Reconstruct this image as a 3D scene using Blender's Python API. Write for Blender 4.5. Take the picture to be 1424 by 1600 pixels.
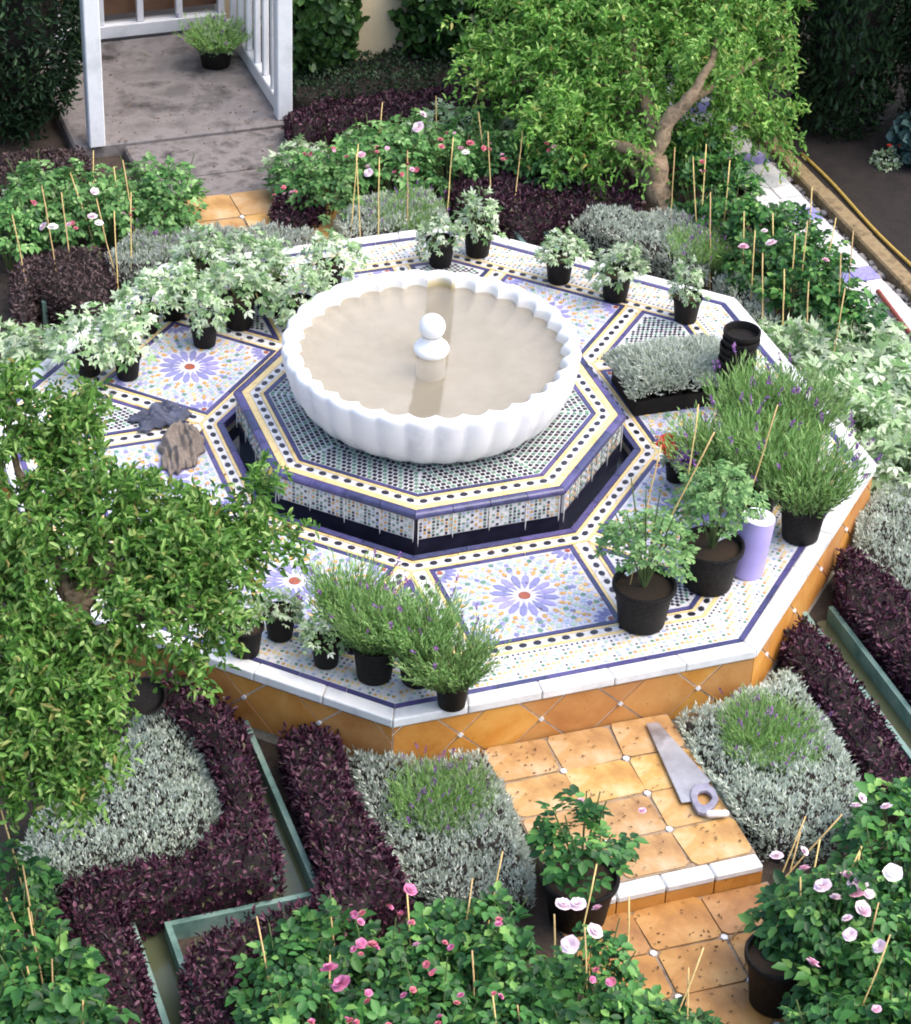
import bpy, bmesh, math, random
import numpy as np
from mathutils import Vector, Matrix
for o in list(bpy.data.objects): bpy.data.objects.remove(o)
sc = bpy.context.scene
COL = sc.collection
R = math.radians
rng = np.random.default_rng(11)
random.seed(5)

# ---------------------------------------------------------------- camera
CAM = np.array([-3.0675, -8.5838, 5.9295]); YAW, PITCH, ROLL, FPX = .35734, .60562, .04202, 3990.74
_d = np.array([math.sin(YAW)*math.cos(PITCH), math.cos(YAW)*math.cos(PITCH), -math.sin(PITCH)])
_r = np.array([math.cos(YAW), -math.sin(YAW), 0.]); _u = np.cross(_r, _d)
_r2 = math.cos(ROLL)*_r + math.sin(ROLL)*_u; _u2 = -math.sin(ROLL)*_r + math.cos(ROLL)*_u
cd = bpy.data.cameras.new('camera'); cam = bpy.data.objects.new('camera', cd); COL.objects.link(cam)
M = Matrix.Identity(4)
for i in range(3):
    M[i][0] = _r2[i]; M[i][1] = _u2[i]; M[i][2] = -_d[i]; M[i][3] = CAM[i]
cam.matrix_world = M
cd.sensor_fit = 'VERTICAL'; cd.sensor_height = 36; cd.sensor_width = 36; cd.lens = 36*FPX/1600
cd.clip_start = .1; cd.clip_end = 400
sc.camera = cam

# ---------------------------------------------------------------- sky, sun, exposure
SUN_EL, SUN_AZ = R(58), R(118)          # azimuth measured clockwise from +Y
w = bpy.data.worlds.new('World'); sc.world = w; w.use_nodes = True
nt = w.node_tree; nt.nodes.clear()
sky = nt.nodes.new('ShaderNodeTexSky'); sky.sky_type = 'NISHITA'; sky.sun_disc = False
sky.sun_elevation = SUN_EL; sky.sun_rotation = SUN_AZ; sky.air_density = 1.0; sky.dust_density = 4.0; sky.ozone_density = 1.0
bg = nt.nodes.new('ShaderNodeBackground'); bg.inputs['Strength'].default_value = .15
wo = nt.nodes.new('ShaderNodeOutputWorld')
nt.links.new(sky.outputs[0], bg.inputs[0]); nt.links.new(bg.outputs[0], wo.inputs[0])
sl = bpy.data.lights.new('sun', 'SUN'); sl.energy = .75; sl.angle = R(70); sl.color = (1, .97, .93)
so = bpy.data.objects.new('sun', sl); COL.objects.link(so)
sd = Vector((math.sin(SUN_AZ)*math.cos(SUN_EL), math.cos(SUN_AZ)*math.cos(SUN_EL), math.sin(SUN_EL)))
so.rotation_euler = sd.to_track_quat('Z', 'Y').to_euler()
so.location = sd*30
sc.view_settings.view_transform = 'Standard'; sc.view_settings.look = 'None'
sc.view_settings.exposure = 1.45; sc.view_settings.gamma = 1.0
sc.cycles.filter_width = 1.9
sc.cycles.max_bounces = 8; sc.cycles.transparent_max_bounces = 16
try:
    sc.cycles.use_denoising = True
except Exception: pass

# ---------------------------------------------------------------- placing helpers
def at(x, y, z):
    "the point of the horizontal plane z seen at photo pixel (x, y)"
    v = _d + _r2*(x-712)/FPX + _u2*(800-y)/FPX
    return CAM + v*(z-CAM[2])/v[2]
def atd(x, y, dep):
    return CAM + (_d + _r2*(x-712)/FPX + _u2*(800-y)/FPX)*dep
def depth(p): return float((np.asarray(p)-CAM) @ _d)

# ---------------------------------------------------------------- materials
MATS = {}
def newmat(name):
    m = bpy.data.materials.new(name); m.use_nodes = True
    n = m.node_tree.nodes; return m, n, m.node_tree.links, n['Principled BSDF']
def ramp(n, l, fac, cols):
    r = n.new('ShaderNodeValToRGB'); e = r.color_ramp.elements
    while len(e) < len(cols): e.new(.5)
    for i, (p, c) in enumerate(cols):
        e[i].position = p; e[i].color = (*c, 1)
    l.new(fac, r.inputs[0]); return r
def noise(n, l, scale, detail=4, rough=.6, co='Object', dist=0):
    tc = n.new('ShaderNodeTexCoord'); t = n.new('ShaderNodeTexNoise')
    t.inputs['Scale'].default_value = scale; t.inputs['Detail'].default_value = detail
    t.inputs['Roughness'].default_value = rough; t.inputs['Distortion'].default_value = dist
    l.new(tc.outputs[co], t.inputs['Vector']); return t
def bump(n, l, b, h, s=.3, dist=.01):
    k = n.new('ShaderNodeBump'); k.inputs['Strength'].default_value = s; k.inputs['Distance'].default_value = dist
    l.new(h, k.inputs['Height']); l.new(k.outputs[0], b.inputs['Normal'])
def mat(name, c1, c2, scale=20, rough=.6, c3=None, bmp=0, bscale=60, spec=.5, metal=0, obj_var=0, co='Object'):
    m, n, l, b = newmat(name)
    t = noise(n, l, scale, co=co)
    cols = [(.3, c1), (.7, c2)] if c3 is None else [(.28, c1), (.5, c2), (.68, c3)]
    r = ramp(n, l, t.outputs[0], cols); out = r.outputs[0]
    if obj_var:
        oi = n.new('ShaderNodeObjectInfo'); hs = n.new('ShaderNodeHueSaturation')
        mr = n.new('ShaderNodeMapRange'); mr.inputs['To Min'].default_value = 1-obj_var; mr.inputs['To Max'].default_value = 1+obj_var
        l.new(oi.outputs['Random'], mr.inputs[0]); l.new(mr.outputs[0], hs.inputs['Value'])
        m2 = n.new('ShaderNodeMapRange'); m2.inputs['To Min'].default_value = .5-obj_var*.06; m2.inputs['To Max'].default_value = .5+obj_var*.06
        l.new(oi.outputs['Random'], m2.inputs[0]); l.new(m2.outputs[0], hs.inputs['Hue'])
        l.new(out, hs.inputs['Color']); out = hs.outputs[0]
    l.new(out, b.inputs['Base Color'])
    b.inputs['Roughness'].default_value = rough; b.inputs['Metallic'].default_value = metal
    b.inputs['Specular IOR Level'].default_value = spec
    if bmp:
        t2 = noise(n, l, bscale, 5, co=co); bump(n, l, b, t2.outputs[0], bmp)
    MATS[name] = m; return m
def leafmat(name, cols, trans=.25, rough=.5, sat=1):
    "colour varies from leaf to leaf, with some light passing through"
    m, n, l, b = newmat(name)
    g = n.new('ShaderNodeNewGeometry'); r = ramp(n, l, g.outputs['Random Per Island'], cols)
    oi = n.new('ShaderNodeObjectInfo'); hs = n.new('ShaderNodeHueSaturation')
    mr = n.new('ShaderNodeMapRange'); mr.inputs['To Min'].default_value = .8; mr.inputs['To Max'].default_value = 1.2
    l.new(oi.outputs['Random'], mr.inputs[0]); l.new(mr.outputs[0], hs.inputs['Value']); l.new(r.outputs[0], hs.inputs['Color'])
    l.new(hs.outputs[0], b.inputs['Base Color']); b.inputs['Roughness'].default_value = rough
    b.inputs['Specular IOR Level'].default_value = .3
    tr = n.new('ShaderNodeBsdfTranslucent'); l.new(hs.outputs[0], tr.inputs[0])
    mx = n.new('ShaderNodeMixShader'); mx.inputs[0].default_value = trans
    l.new(b.outputs[0], mx.inputs[1]); l.new(tr.outputs[0], mx.inputs[2])
    l.new(mx.outputs[0], n['Material Output'].inputs[0])
    MATS[name] = m; return m

mat('soil', (.022,.016,.012), (.06,.042,.03), 9, .95, (.035,.026,.02), .8, 90)
mat('shaded_soil', (.007,.005,.004), (.02,.013,.011), 14, .95, None, .8, 120)  # dark bed soil, with the cypress shade put into its colour
mat('marble', (.74,.74,.76), (.80,.80,.80), 7, .38, (.84,.84,.83), .08, 60)
mat('edge_marble', (.50,.51,.52), (.66,.66,.66), 9, .5, (.72,.72,.71), .1, 80, obj_var=.05)
mat('grout', (.6,.58,.56), (.75,.74,.72), 60, .9)
mat('white_glaze', (.40,.38,.37), (.66,.65,.66), 45, .28, (.55,.54,.56), .35, 55)
mat('yellow_glaze', (.52,.34,.10), (.72,.56,.27), 18, .35, (.68,.47,.17))
mat('blue_glaze', (.024,.024,.075), (.068,.066,.17), 16, .25, (.04,.04,.12), obj_var=.3)
mat('violet_glaze', (.13,.13,.34), (.27,.26,.48), 30, .3, (.19,.185,.42), obj_var=.2)
mat('black_glaze', (.010,.011,.018), (.035,.035,.05), 40, .3, obj_var=.3)
mat('green_glaze', (.05,.16,.10), (.20,.34,.24), 50, .3)
mat('pale_green_glaze', (.28,.42,.34), (.45,.55,.46), 50, .3)
mat('ochre_glaze', (.42,.22,.05), (.62,.38,.12), 50, .35)
mat('rust_glaze', (.25,.06,.035), (.36,.11,.06), 50, .35)
mat('pale_blue_glaze', (.25,.33,.50), (.42,.48,.62), 50, .3)
mat('pale_violet_glaze', (.34,.33,.52), (.48,.47,.62), 40, .3)
mat('lilac_white_glaze', (.40,.39,.48), (.58,.57,.64), 40, .3, (.50,.49,.56), .3, 55)
mat('navy_glaze', (.010,.010,.022), (.022,.022,.045), 12, .3)
mat('path_joint', (.10,.065,.04), (.30,.23,.16), 14, .95, (.19,.135,.085), .5)
mat('mortar', (.42,.35,.27), (.62,.55,.46), 50, .9, None, .3)
mat('turquoise_paint', (.06,.13,.11), (.15,.25,.215), 8, .6, (.21,.29,.25), .2)
mat('white_paint', (.62,.64,.66), (.74,.75,.77), 4, .5, (.55,.57,.58), .1, 20)
mat('cream_plaster', (.60,.49,.30), (.70,.58,.38), 3, .85, None, .3, 40)
mat('brown_curtain', (.14,.06,.03), (.24,.12,.06), 5, .8)
mat('black_plastic', (.004,.004,.005), (.022,.019,.016), 9, .6, None, .1, 40, spec=.15)
mat('pot_soil', (.03,.018,.010), (.10,.06,.03), 60, .95, None, .9, 160)
mat('bamboo', (.42,.28,.09), (.62,.46,.20), 40, .55, obj_var=.2)
mat('bark', (.06,.04,.025), (.26,.19,.12), 22, .95, (.13,.09,.055), 1.0, 30)
mat('twig', (.03,.022,.014), (.07,.05,.03), 30, .9)
mat('dark_twig', (.012,.009,.008), (.025,.018,.015), 30, .95)
mat('steel', (.16,.14,.14), (.50,.49,.52), 4, .35, (.34,.32,.34), .1, 60, metal=.55)
mat('grey_plastic', (.16,.15,.20), (.30,.29,.36), 15, .45)
mat('white_plastic', (.7,.7,.72), (.8,.8,.82), 15, .4)
mat('lilac_paper', (.36,.30,.62), (.43,.37,.70), 8, .8, None, .15, 200)
mat('sackcloth', (.13,.105,.085), (.24,.20,.17), 30, .95, None, .5, 140)
mat('slate_cloth', (.055,.06,.09), (.10,.11,.16), 20, .95, None, .5, 140)
mat('curb_stone', (.10,.07,.035), (.26,.19,.10), 12, .9, (.18,.125,.06), .6, 60)
mat('pebble', (.16,.15,.15), (.45,.42,.40), 3, .8, None, .3, 40, obj_var=.3)
mat('rubber_hose', (.36,.24,.05), (.48,.33,.09), 20, .5)
mat('red_iron', (.16,.03,.02), (.26,.07,.05), 30, .7)
mat('petal_pink', (.62,.30,.42), (.78,.52,.60), 30, .6)
mat('petal_pale', (.72,.52,.60), (.82,.70,.74), 30, .6)
mat('petal_magenta', (.48,.10,.24), (.66,.25,.40), 30, .6)
mat('petal_coral', (.42,.07,.12), (.60,.20,.22), 30, .6)
mat('petal_white', (.8,.76,.72), (.85,.83,.8), 30, .6)
mat('petal_red', (.5,.02,.015), (.62,.06,.03), 30, .6)
mat('petal_violet', (.07,.03,.14), (.2,.06,.3), 30, .6)
mat('concrete', (.03,.026,.025), (.20,.18,.175), 4.5, .8, (.12,.108,.105), .4, 50)
mat('stained_concrete', (.012,.010,.010), (.19,.17,.165), 7.0, .8, (.07,.062,.06), .4, 50)
mat('stem_green', (.06,.10,.03), (.12,.16,.05), 30, .7)

def terracotta(name, base, light, dark):
    m, n, l, b = newmat(name)
    t = noise(n, l, 5, 6, .65, 'Object', .4); r = ramp(n, l, t.outputs[0], [(.30, dark), (.48, base), (.70, light)])
    t2 = noise(n, l, 40, 4); r2 = ramp(n, l, t2.outputs[0], [(.28, (.40,.32,.26)), (.36, (1,1,1))])
    mx = n.new('ShaderNodeMixRGB'); mx.blend_type = 'MULTIPLY'; mx.inputs[0].default_value = .6
    l.new(r.outputs[0], mx.inputs[1]); l.new(r2.outputs[0], mx.inputs[2])
    oi = n.new('ShaderNodeObjectInfo'); hs = n.new('ShaderNodeHueSaturation')
    for s, a, c in (('Value', .88, 1.12), ('Saturation', .95, 1.04), ('Hue', .496, .503)):
        mr = n.new('ShaderNodeMapRange'); mr.inputs['To Min'].default_value = a; mr.inputs['To Max'].default_value = c
        l.new(oi.outputs['Random'], mr.inputs[0]); l.new(mr.outputs[0], hs.inputs[s])
    l.new(mx.outputs[0], hs.inputs['Color']); l.new(hs.outputs[0], b.inputs['Base Color'])
    b.inputs['Roughness'].default_value = .5; bump(n, l, b, t2.outputs[0], .3, .004)
    MATS[name] = m
terracotta('terracotta', (.47,.205,.045), (.55,.285,.085), (.38,.145,.028))
terracotta('path_terracotta', (.43,.25,.085), (.54,.41,.25), (.24,.11,.035))
terracotta('lower_terracotta', (.36,.175,.05), (.48,.28,.11), (.20,.085,.025))

leafmat('leaf_purple', [(0,(.012,.004,.010)),(.35,(.030,.008,.019)),(.7,(.062,.019,.038)),(.93,(.14,.055,.085)),(1,(.07,.085,.035))], .1, .45)
leafmat('leaf_brownpurple', [(0,(.03,.02,.02)),(.5,(.07,.045,.045)),(1,(.12,.08,.08))], .12, .5)
leafmat('leaf_silver', [(0,(.30,.36,.27)),(.4,(.50,.56,.47)),(1,(.70,.74,.68))], .3, .75)
leafmat('leaf_mint', [(0,(.12,.25,.08)),(.25,(.28,.43,.20)),(.6,(.47,.60,.38)),(1,(.68,.75,.60))], .3, .6)
leafmat('leaf_lavender', [(0,(.14,.29,.07)),(.5,(.28,.49,.15)),(1,(.44,.62,.26))], .42, .6)
leafmat('leaf_rose', [(0,(.012,.05,.016)),(.5,(.032,.12,.028)),(.82,(.08,.23,.05)),(1,(.20,.38,.09))], .25, .42)
leafmat('leaf_pomegranate', [(0,(.06,.15,.03)),(.3,(.125,.31,.055)),(.6,(.22,.45,.085)),(.93,(.43,.63,.20)),(1,(.38,.30,.09))], .42, .42)
leafmat('leaf_feathery', [(0,(.06,.15,.05)),(.5,(.14,.28,.09)),(1,(.26,.40,.16))], .3, .5)
leafmat('leaf_rose_light', [(0,(.03,.10,.03)),(.4,(.08,.22,.055)),(.8,(.18,.36,.11)),(1,(.34,.52,.22))], .3, .5)
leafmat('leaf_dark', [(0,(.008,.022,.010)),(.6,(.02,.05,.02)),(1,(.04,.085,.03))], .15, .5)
leafmat('leaf_ivy', [(0,(.015,.045,.012)),(.5,(.035,.09,.022)),(1,(.08,.16,.04))], .2, .4)
leafmat('leaf_bluish', [(0,(.02,.05,.045)),(.6,(.05,.10,.09)),(1,(.10,.17,.16))], .2, .5)
leafmat('spike_violet', [(0,(.16,.06,.24)),(.6,(.28,.12,.36)),(1,(.40,.22,.46))], .2, .7)
leafmat('litter', [(0,(.05,.025,.012)),(.6,(.14,.07,.03)),(1,(.26,.15,.07))], 0, .8)

ORD = ['first','second','third','fourth','fifth','sixth','seventh','eighth','ninth','tenth','eleventh','twelfth','thirteenth','fourteenth','fifteenth','sixteenth','seventeenth','eighteenth','nineteenth','twentieth']
def rank(pts, rows=2):
    "for each pixel point: its row (nearer / farther) and its place from the left in that row"
    n = len(pts); order = sorted(range(n), key=lambda i: -pts[i][1]); out = [None]*n
    parts = [order[:(n+1)//2], order[(n+1)//2:]] if rows == 2 else [order]
    for r, idx in enumerate(parts):
        for j, i in enumerate(sorted(idx, key=lambda i: pts[i][0])): out[i] = (('nearer','farther')[r], ORD[j])
    return out
# ---------------------------------------------------------------- object helpers
def link(name, me, parent=None, keep=False):
    o = bpy.data.objects.new(name, me); COL.objects.link(o)
    if parent is not None: setparent(o, parent, keep)
    return o
def setparent(o, p, keep=False):
    o.parent = p
    if keep: o.matrix_parent_inverse = p['_w'] if False else world_of(p).inverted()
def world_of(p):
    m = p.matrix_basis.copy()
    if p.parent: m = world_of(p.parent) @ p.matrix_parent_inverse @ m
    return m
def tag(o, label, cat=None, group=None, kind=None):
    if label: o['label'] = label
    if cat: o['category'] = cat
    if group: o['group'] = group
    if kind: o['kind'] = kind
    return o
def empty(name, loc, label, cat, group=None, rz=0, s=1):
    o = bpy.data.objects.new(name, None); COL.objects.link(o)
    o.location = Vector(loc); o.rotation_euler = (0, 0, rz); o.scale = (s, s, s); o.empty_display_size = .1
    return tag(o, label, cat, group)

class MB:
    "collects faces for one mesh"
    def __init__(s): s.v = []; s.f = []; s.m = []
    def add(s, vs, fs, mi=0):
        b = len(s.v); s.v += [tuple(map(float, q)) for q in vs]
        for f in fs: s.f.append([b+i for i in f]); s.m.append(mi)
    def prism(s, poly, z0, z1, mi=0, bottom=False):
        n = len(poly)
        vs = [(p[0], p[1], z0) for p in poly]+[(p[0], p[1], z1) for p in poly]
        fs = [list(range(n, 2*n))]+[[i, (i+1) % n, n+(i+1) % n, n+i] for i in range(n)]
        if bottom: fs.append(list(range(n-1, -1, -1)))
        s.add(vs, fs, mi)
    def box(s, c, d, rz=0, mi=0):
        x, y, z = d[0]/2, d[1]/2, d[2]/2; ca, sa = math.cos(rz), math.sin(rz)
        poly = [(c[0]+a*ca-b*sa, c[1]+a*sa+b*ca) for a, b in ((-x,-y),(x,-y),(x,y),(-x,y))]
        s.prism(poly, c[2]-z, c[2]+z, mi, True)
    def lathe(s, prof, n=32, mi=0, c=(0,0,0), close=False):
        vs = []; fs = []; k = len(prof)
        for i in range(n):
            a = 2*math.pi*i/n
            for r, z in prof: vs.append((c[0]+r*math.cos(a), c[1]+r*math.sin(a), c[2]+z))
        for i in range(n):
            j = (i+1) % n
            for q in range(k-1): fs.append([i*k+q, j*k+q, j*k+q+1, i*k+q+1])
        if close:
            fs.append([i*k+k-1 for i in range(n)]); fs.append([i*k for i in range(n-1, -1, -1)])
        s.add(vs, fs, mi)
    def tube(s, pts, rad, n=7, mi=0, cap=True):
        pts = [Vector(p) for p in pts]; k = len(pts)
        if not hasattr(rad, '__len__'): rad = [rad]*k
        vs = []; fs = []; ref = Vector((.31, .77, .55)).normalized()
        for i, p in enumerate(pts):
            t = (pts[min(i+1, k-1)]-pts[max(i-1, 0)]).normalized()
            a = t.cross(ref); a = a.normalized() if a.length > 1e-4 else Vector((1,0,0)); b = t.cross(a)
            for j in range(n):
                g = 2*math.pi*j/n; vs.append(p+(a*math.cos(g)+b*math.sin(g))*rad[i])
        for i in range(k-1):
            for j in range(n):
                q = (j+1) % n; fs.append([i*n+j, i*n+q, (i+1)*n+q, (i+1)*n+j])
        if cap: fs.append([(k-1)*n+j for j in range(n)]); fs.append([j for j in range(n-1, -1, -1)])
        s.add(vs, fs, mi)
    def mesh(s, name, mats, smooth=False):
        me = bpy.data.meshes.new(name); me.from_pydata(s.v, [], s.f)
        for m in ([mats] if isinstance(mats, str) else mats): me.materials.append(MATS[m])
        me.polygons.foreach_set('material_index', s.m)
        bm = bmesh.new(); bm.from_mesh(me); bmesh.ops.recalc_face_normals(bm, faces=bm.faces); bm.to_mesh(me); bm.free()
        if smooth:
            me.shade_smooth()
            if smooth != True: me.set_sharp_from_angle(angle=R(smooth))
        me.update(); return me
    def build(s, name, mats, parent=None, keep=False, smooth=False):
        return link(name, s.mesh(name, mats, smooth), parent, keep)

# leaf templates: verts (across, along, up), quads
def _leaf(w1, w2, y1, y2, fold, droop):
    return (np.array([(0,0,0),(w1,y1,fold),(w2,y2,fold*.8),(0,1,-droop),(-w2,y2,fold*.8),(-w1,y1,fold)], float), [(0,1,2,3),(0,3,4,5)])
T_BLADE = (np.array([(0,0,0),(.5,.4,0),(0,1,-.12),(-.5,.4,0)], float), [(0,1,2,3)])
T_LEAF = _leaf(.42,.40,.30,.68,.10,.14)
T_ROUND = _leaf(.5,.45,.28,.72,.08,.10)
def _compound():
    V = []; F = []
    base = T_LEAF[0]
    for (bx, by, ang, s) in ((0,.52,0,.5),(.03,.48,58,.40),(-.03,.48,-58,.40),(.02,.20,66,.34),(-.02,.20,-66,.34)):
        a = R(-ang); k = len(V)*1
        for x, y, z in base:
            x *= .72; xx = (x*math.cos(a)-y*math.sin(a))*s+bx; yy = (x*math.sin(a)+y*math.cos(a))*s+by
            V.append((xx, yy, z*s-.16*yy*yy))
        F += [tuple(k+i for i in f) for f in T_LEAF[1]]
    return np.array(V), F
T_ROSE = _compound()
def _lobed():
    V = [(0,0,0)]; F = []
    for ang, s in ((0,1),(48,.82),(-48,.82)):
        a = R(-ang); k = len(V)
        for x, y, z in ((.2,.55,.05),(0,1,-.14),(-.2,.55,.05)):
            V.append(((x*math.cos(a)-y*math.sin(a))*s, (x*math.sin(a)+y*math.cos(a))*s, z))
        F.append((0,k,k+1,k+2))
    return np.array(V, float), F
T_LOBED = _lobed()
def unit(a): return a/np.maximum(np.linalg.norm(a, axis=-1, keepdims=True), 1e-9)
class LB:
    "collects leaves (all quads) for one mesh"
    def __init__(s): s.V = []; s.F = []; s.M = []; s.n = 0
    def add(s, P, D, U, L, W, T, mi=0):
        P = np.asarray(P, float); N = len(P)
        if N == 0: return
        D = unit(np.asarray(D, float)); S = unit(np.cross(D, U)); Nn = np.cross(S, D)
        L = np.broadcast_to(np.asarray(L, float), (N,))[:, None, None]; W = np.broadcast_to(np.asarray(W, float), (N,))[:, None, None]
        tv, tf = T; k = len(tv)
        v = P[:, None, :] + S[:, None, :]*(tv[None, :, 0:1]*W) + D[:, None, :]*(tv[None, :, 1:2]*L) + Nn[:, None, :]*(tv[None, :, 2:3]*L)
        f = (np.array(tf)[None] + (np.arange(N)*k)[:, None, None]).reshape(-1, 4) + s.n
        s.V.append(v.reshape(-1, 3)); s.F.append(f); s.M.append(np.full(len(f), mi)); s.n += N*k
    def quads(s, v, f, mi=0):
        v = np.asarray(v, float); f = np.asarray(f)+s.n
        s.V.append(v); s.F.append(f); s.M.append(np.full(len(f), mi)); s.n += len(v)
    def mesh(s, name, mats):
        V = np.concatenate(s.V); F = np.concatenate(s.F); Mi = np.concatenate(s.M)
        me = bpy.data.meshes.new(name); me.vertices.add(len(V)); me.vertices.foreach_set('co', V.ravel().astype(np.float32))
        me.loops.add(F.size); me.loops.foreach_set('vertex_index', F.ravel().astype(np.int32))
        me.polygons.add(len(F)); me.polygons.foreach_set('loop_start', np.arange(0, F.size, 4, dtype=np.int32))
        for m in ([mats] if isinstance(mats, str) else mats): me.materials.append(MATS[m])
        me.polygons.foreach_set('material_index', Mi.astype(np.int32))
        me.update(calc_edges=True); return me
    def build(s, name, mats, parent=None, keep=False): return link(name, s.mesh(name, mats), parent, keep)
def rdir(n): return unit(rng.normal(size=(n, 3)))
def lump(x, y, f=6., s=0): return (np.sin(x*f+s)+np.sin(y*f*1.3+1.7+s)+np.sin((x+y)*f*.8+s*2)+np.sin((x-y)*f*2.1+s))*.25

# ---------------------------------------------------------------- ground
ZG = -.32                                  # bed soil
def sheet(name, x0, y0, x1, y1, z, m, sub=1):
    b = MB(); b.add([(x0,y0,z),(x1,y0,z),(x1,y1,z),(x0,y1,z)], [[0,1,2,3]]); o = b.build(name, m); o['kind'] = 'structure'; return o
sheet('ground', -40, -40, 40, 40, ZG, 'soil')

# ---------------------------------------------------------------- octagonal platform
T8 = math.tan(R(22.5))
def SP(k, t, a):
    ph = R(-90+45*k); return (a*math.cos(ph)-t*math.sin(ph), a*math.sin(ph)+t*math.cos(ph))
def oct_poly(a): return [SP(k, a*T8, a) for k in range(8)]
def inset(poly, d):
    n = len(poly); out = []
    ar = sum(poly[i][0]*poly[(i+1) % n][1]-poly[(i+1) % n][0]*poly[i][1] for i in range(n)); sg = 1 if ar > 0 else -1
    for i in range(n):
        p0, p1, p2 = Vector(poly[i-1]), Vector(poly[i]), Vector(poly[(i+1) % n])
        e1 = (p1-p0).normalized(); e2 = (p2-p1).normalized()
        n1 = Vector((-e1.y, e1.x))*sg; n2 = Vector((-e2.y, e2.x))*sg
        q = (n1+n2); q = q/max(q.dot(n1), .2); out.append(tuple(p1+q*d))
    return out
def inside(P, poly):
    x, y = P[:, 0], P[:, 1]; r = np.zeros(len(P), bool); n = len(poly)
    for i in range(n):
        x0, y0 = poly[i][:2]; x1, y1 = poly[(i+1) % n][:2]
        c = ((y0 > y) != (y1 > y)) & (x < (x1-x0)*(y-y0)/((y1-y0) if abs(y1-y0) > 1e-9 else 1e-9)+x0); r ^= c
    return r
def border(poly, wd, z0, z1, m, parent, piece=.2, name='border_tile', gap=.0015):
    "tiles laid end to end along the edges of a polygon, mitred at its corners"
    ins = inset(poly, wd); n = len(poly)
    for i in range(n):
        a, b, c, e = Vector(poly[i]), Vector(poly[(i+1) % n]), Vector(ins[(i+1) % n]), Vector(ins[i])
        k = max(1, round((b-a).length/piece))
        for j in range(k):
            u0, u1 = j/k, (j+1)/k; g = gap/(b-a).length
            q = [a.lerp(b, u0+g), a.lerp(b, u1-g), e.lerp(c, u1-g), e.lerp(c, u0+g)]
            ctr = sum(q, Vector((0,0)))/4
            mb = MB(); mb.prism([tuple(p-ctr) for p in q], z0, z1); o = mb.build(name, m, parent); o.location = (ctr.x, ctr.y, 0)
def field(poly, z0, z1, m, parent, name='field_tile'):
    mb = MB(); mb.prism(poly, z0, z1); return mb.build(name, m, parent)
def ngon(n, rx, ry, rot=0, c=(0,0)):
    o = []
    for i in range(n):
        a = 2*math.pi*(i+.5)/n; x, y = rx*math.cos(a), ry*math.sin(a)
        o.append((c[0]+x*math.cos(rot)-y*math.sin(rot), c[1]+x*math.sin(rot)+y*math.cos(rot)))
    return o

plat = empty('tiled_platform', (0,0,0), 'low octagonal platform tiled in blue, white and yellow mosaic, terracotta sides', 'platform')
A_OUT, A_IN = 1.755, .812
mb = MB()                                   # masonry core with an opening for the trough
for k in range(8):
    ao = A_OUT-.009
    p = [SP(k, -ao*T8, ao), SP(k, ao*T8, ao), SP(k, A_IN*T8, A_IN), SP(k, -A_IN*T8, A_IN)]
    b = len(mb.v); mb.add([(*q, -.004) for q in p]+[(p[0][0], p[0][1], ZG), (p[1][0], p[1][1], ZG), (p[2][0], p[2][1], -.10), (p[3][0], p[3][1], -.10)],
           [[0,1,2,3],[0,4,5,1],[3,2,6,7]])
mb.build('masonry', 'mortar', plat)
# marble edge slabs
for k in range(8):
    a0, a1 = 1.694, 1.760; n = 5
    for j in range(n):
        u0, u1 = -1+2*j/n, -1+2*(j+1)/n; g = .0015
        q = [SP(k, u0*a1*T8+g, a1), SP(k, u1*a1*T8-g, a1), SP(k, u1*a0*T8-g, a0), SP(k, u0*a0*T8+g, a0)]
        m = MB(); m.prism(q, -.036, .004+rng.uniform(-.001,.001), bottom=True)
        o = m.build('edge_slab', 'edge_marble', plat)
        bv = o.modifiers.new('bevel', 'BEVEL'); bv.width = .006; bv.segments = 2
# terracotta diamonds on the sides
def clip(poly, ax, lim, sign):
    out = []; n = len(poly)
    for i in range(n):
        a, b = poly[i], poly[(i+1) % n]; da, db = sign*(lim-a[ax]), sign*(lim-b[ax])
        if da >= 0: out.append(a)
        if (da >= 0) != (db >= 0):
            t = da/(da-db); out.append((a[0]+(b[0]-a[0])*t, a[1]+(b[1]-a[1])*t))
    return out
def vtile(k, poly, a, th, m, name, parent):
    "a flat tile on the side wall k: poly in (t, z)"
    if len(poly) < 3: return
    n = len(poly); ar = sum(poly[i][0]*poly[(i+1) % n][1]-poly[(i+1) % n][0]*poly[i][1] for i in range(n))/2
    if abs(ar) < 2e-4: return
    poly = inset(poly, .004)
    vs = [(*SP(k, t, a-th), z) for t, z in poly]+[(*SP(k, t, a), z) for t, z in poly]
    mb = MB(); mb.add(vs, [list(range(n, 2*n))]+[[i, (i+1) % n, n+(i+1) % n, n+i] for i in range(n)])
    return mb.build(name, m, parent)
D = .16; ZC = -.135; Z0, Z1 = -.272, -.042
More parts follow.
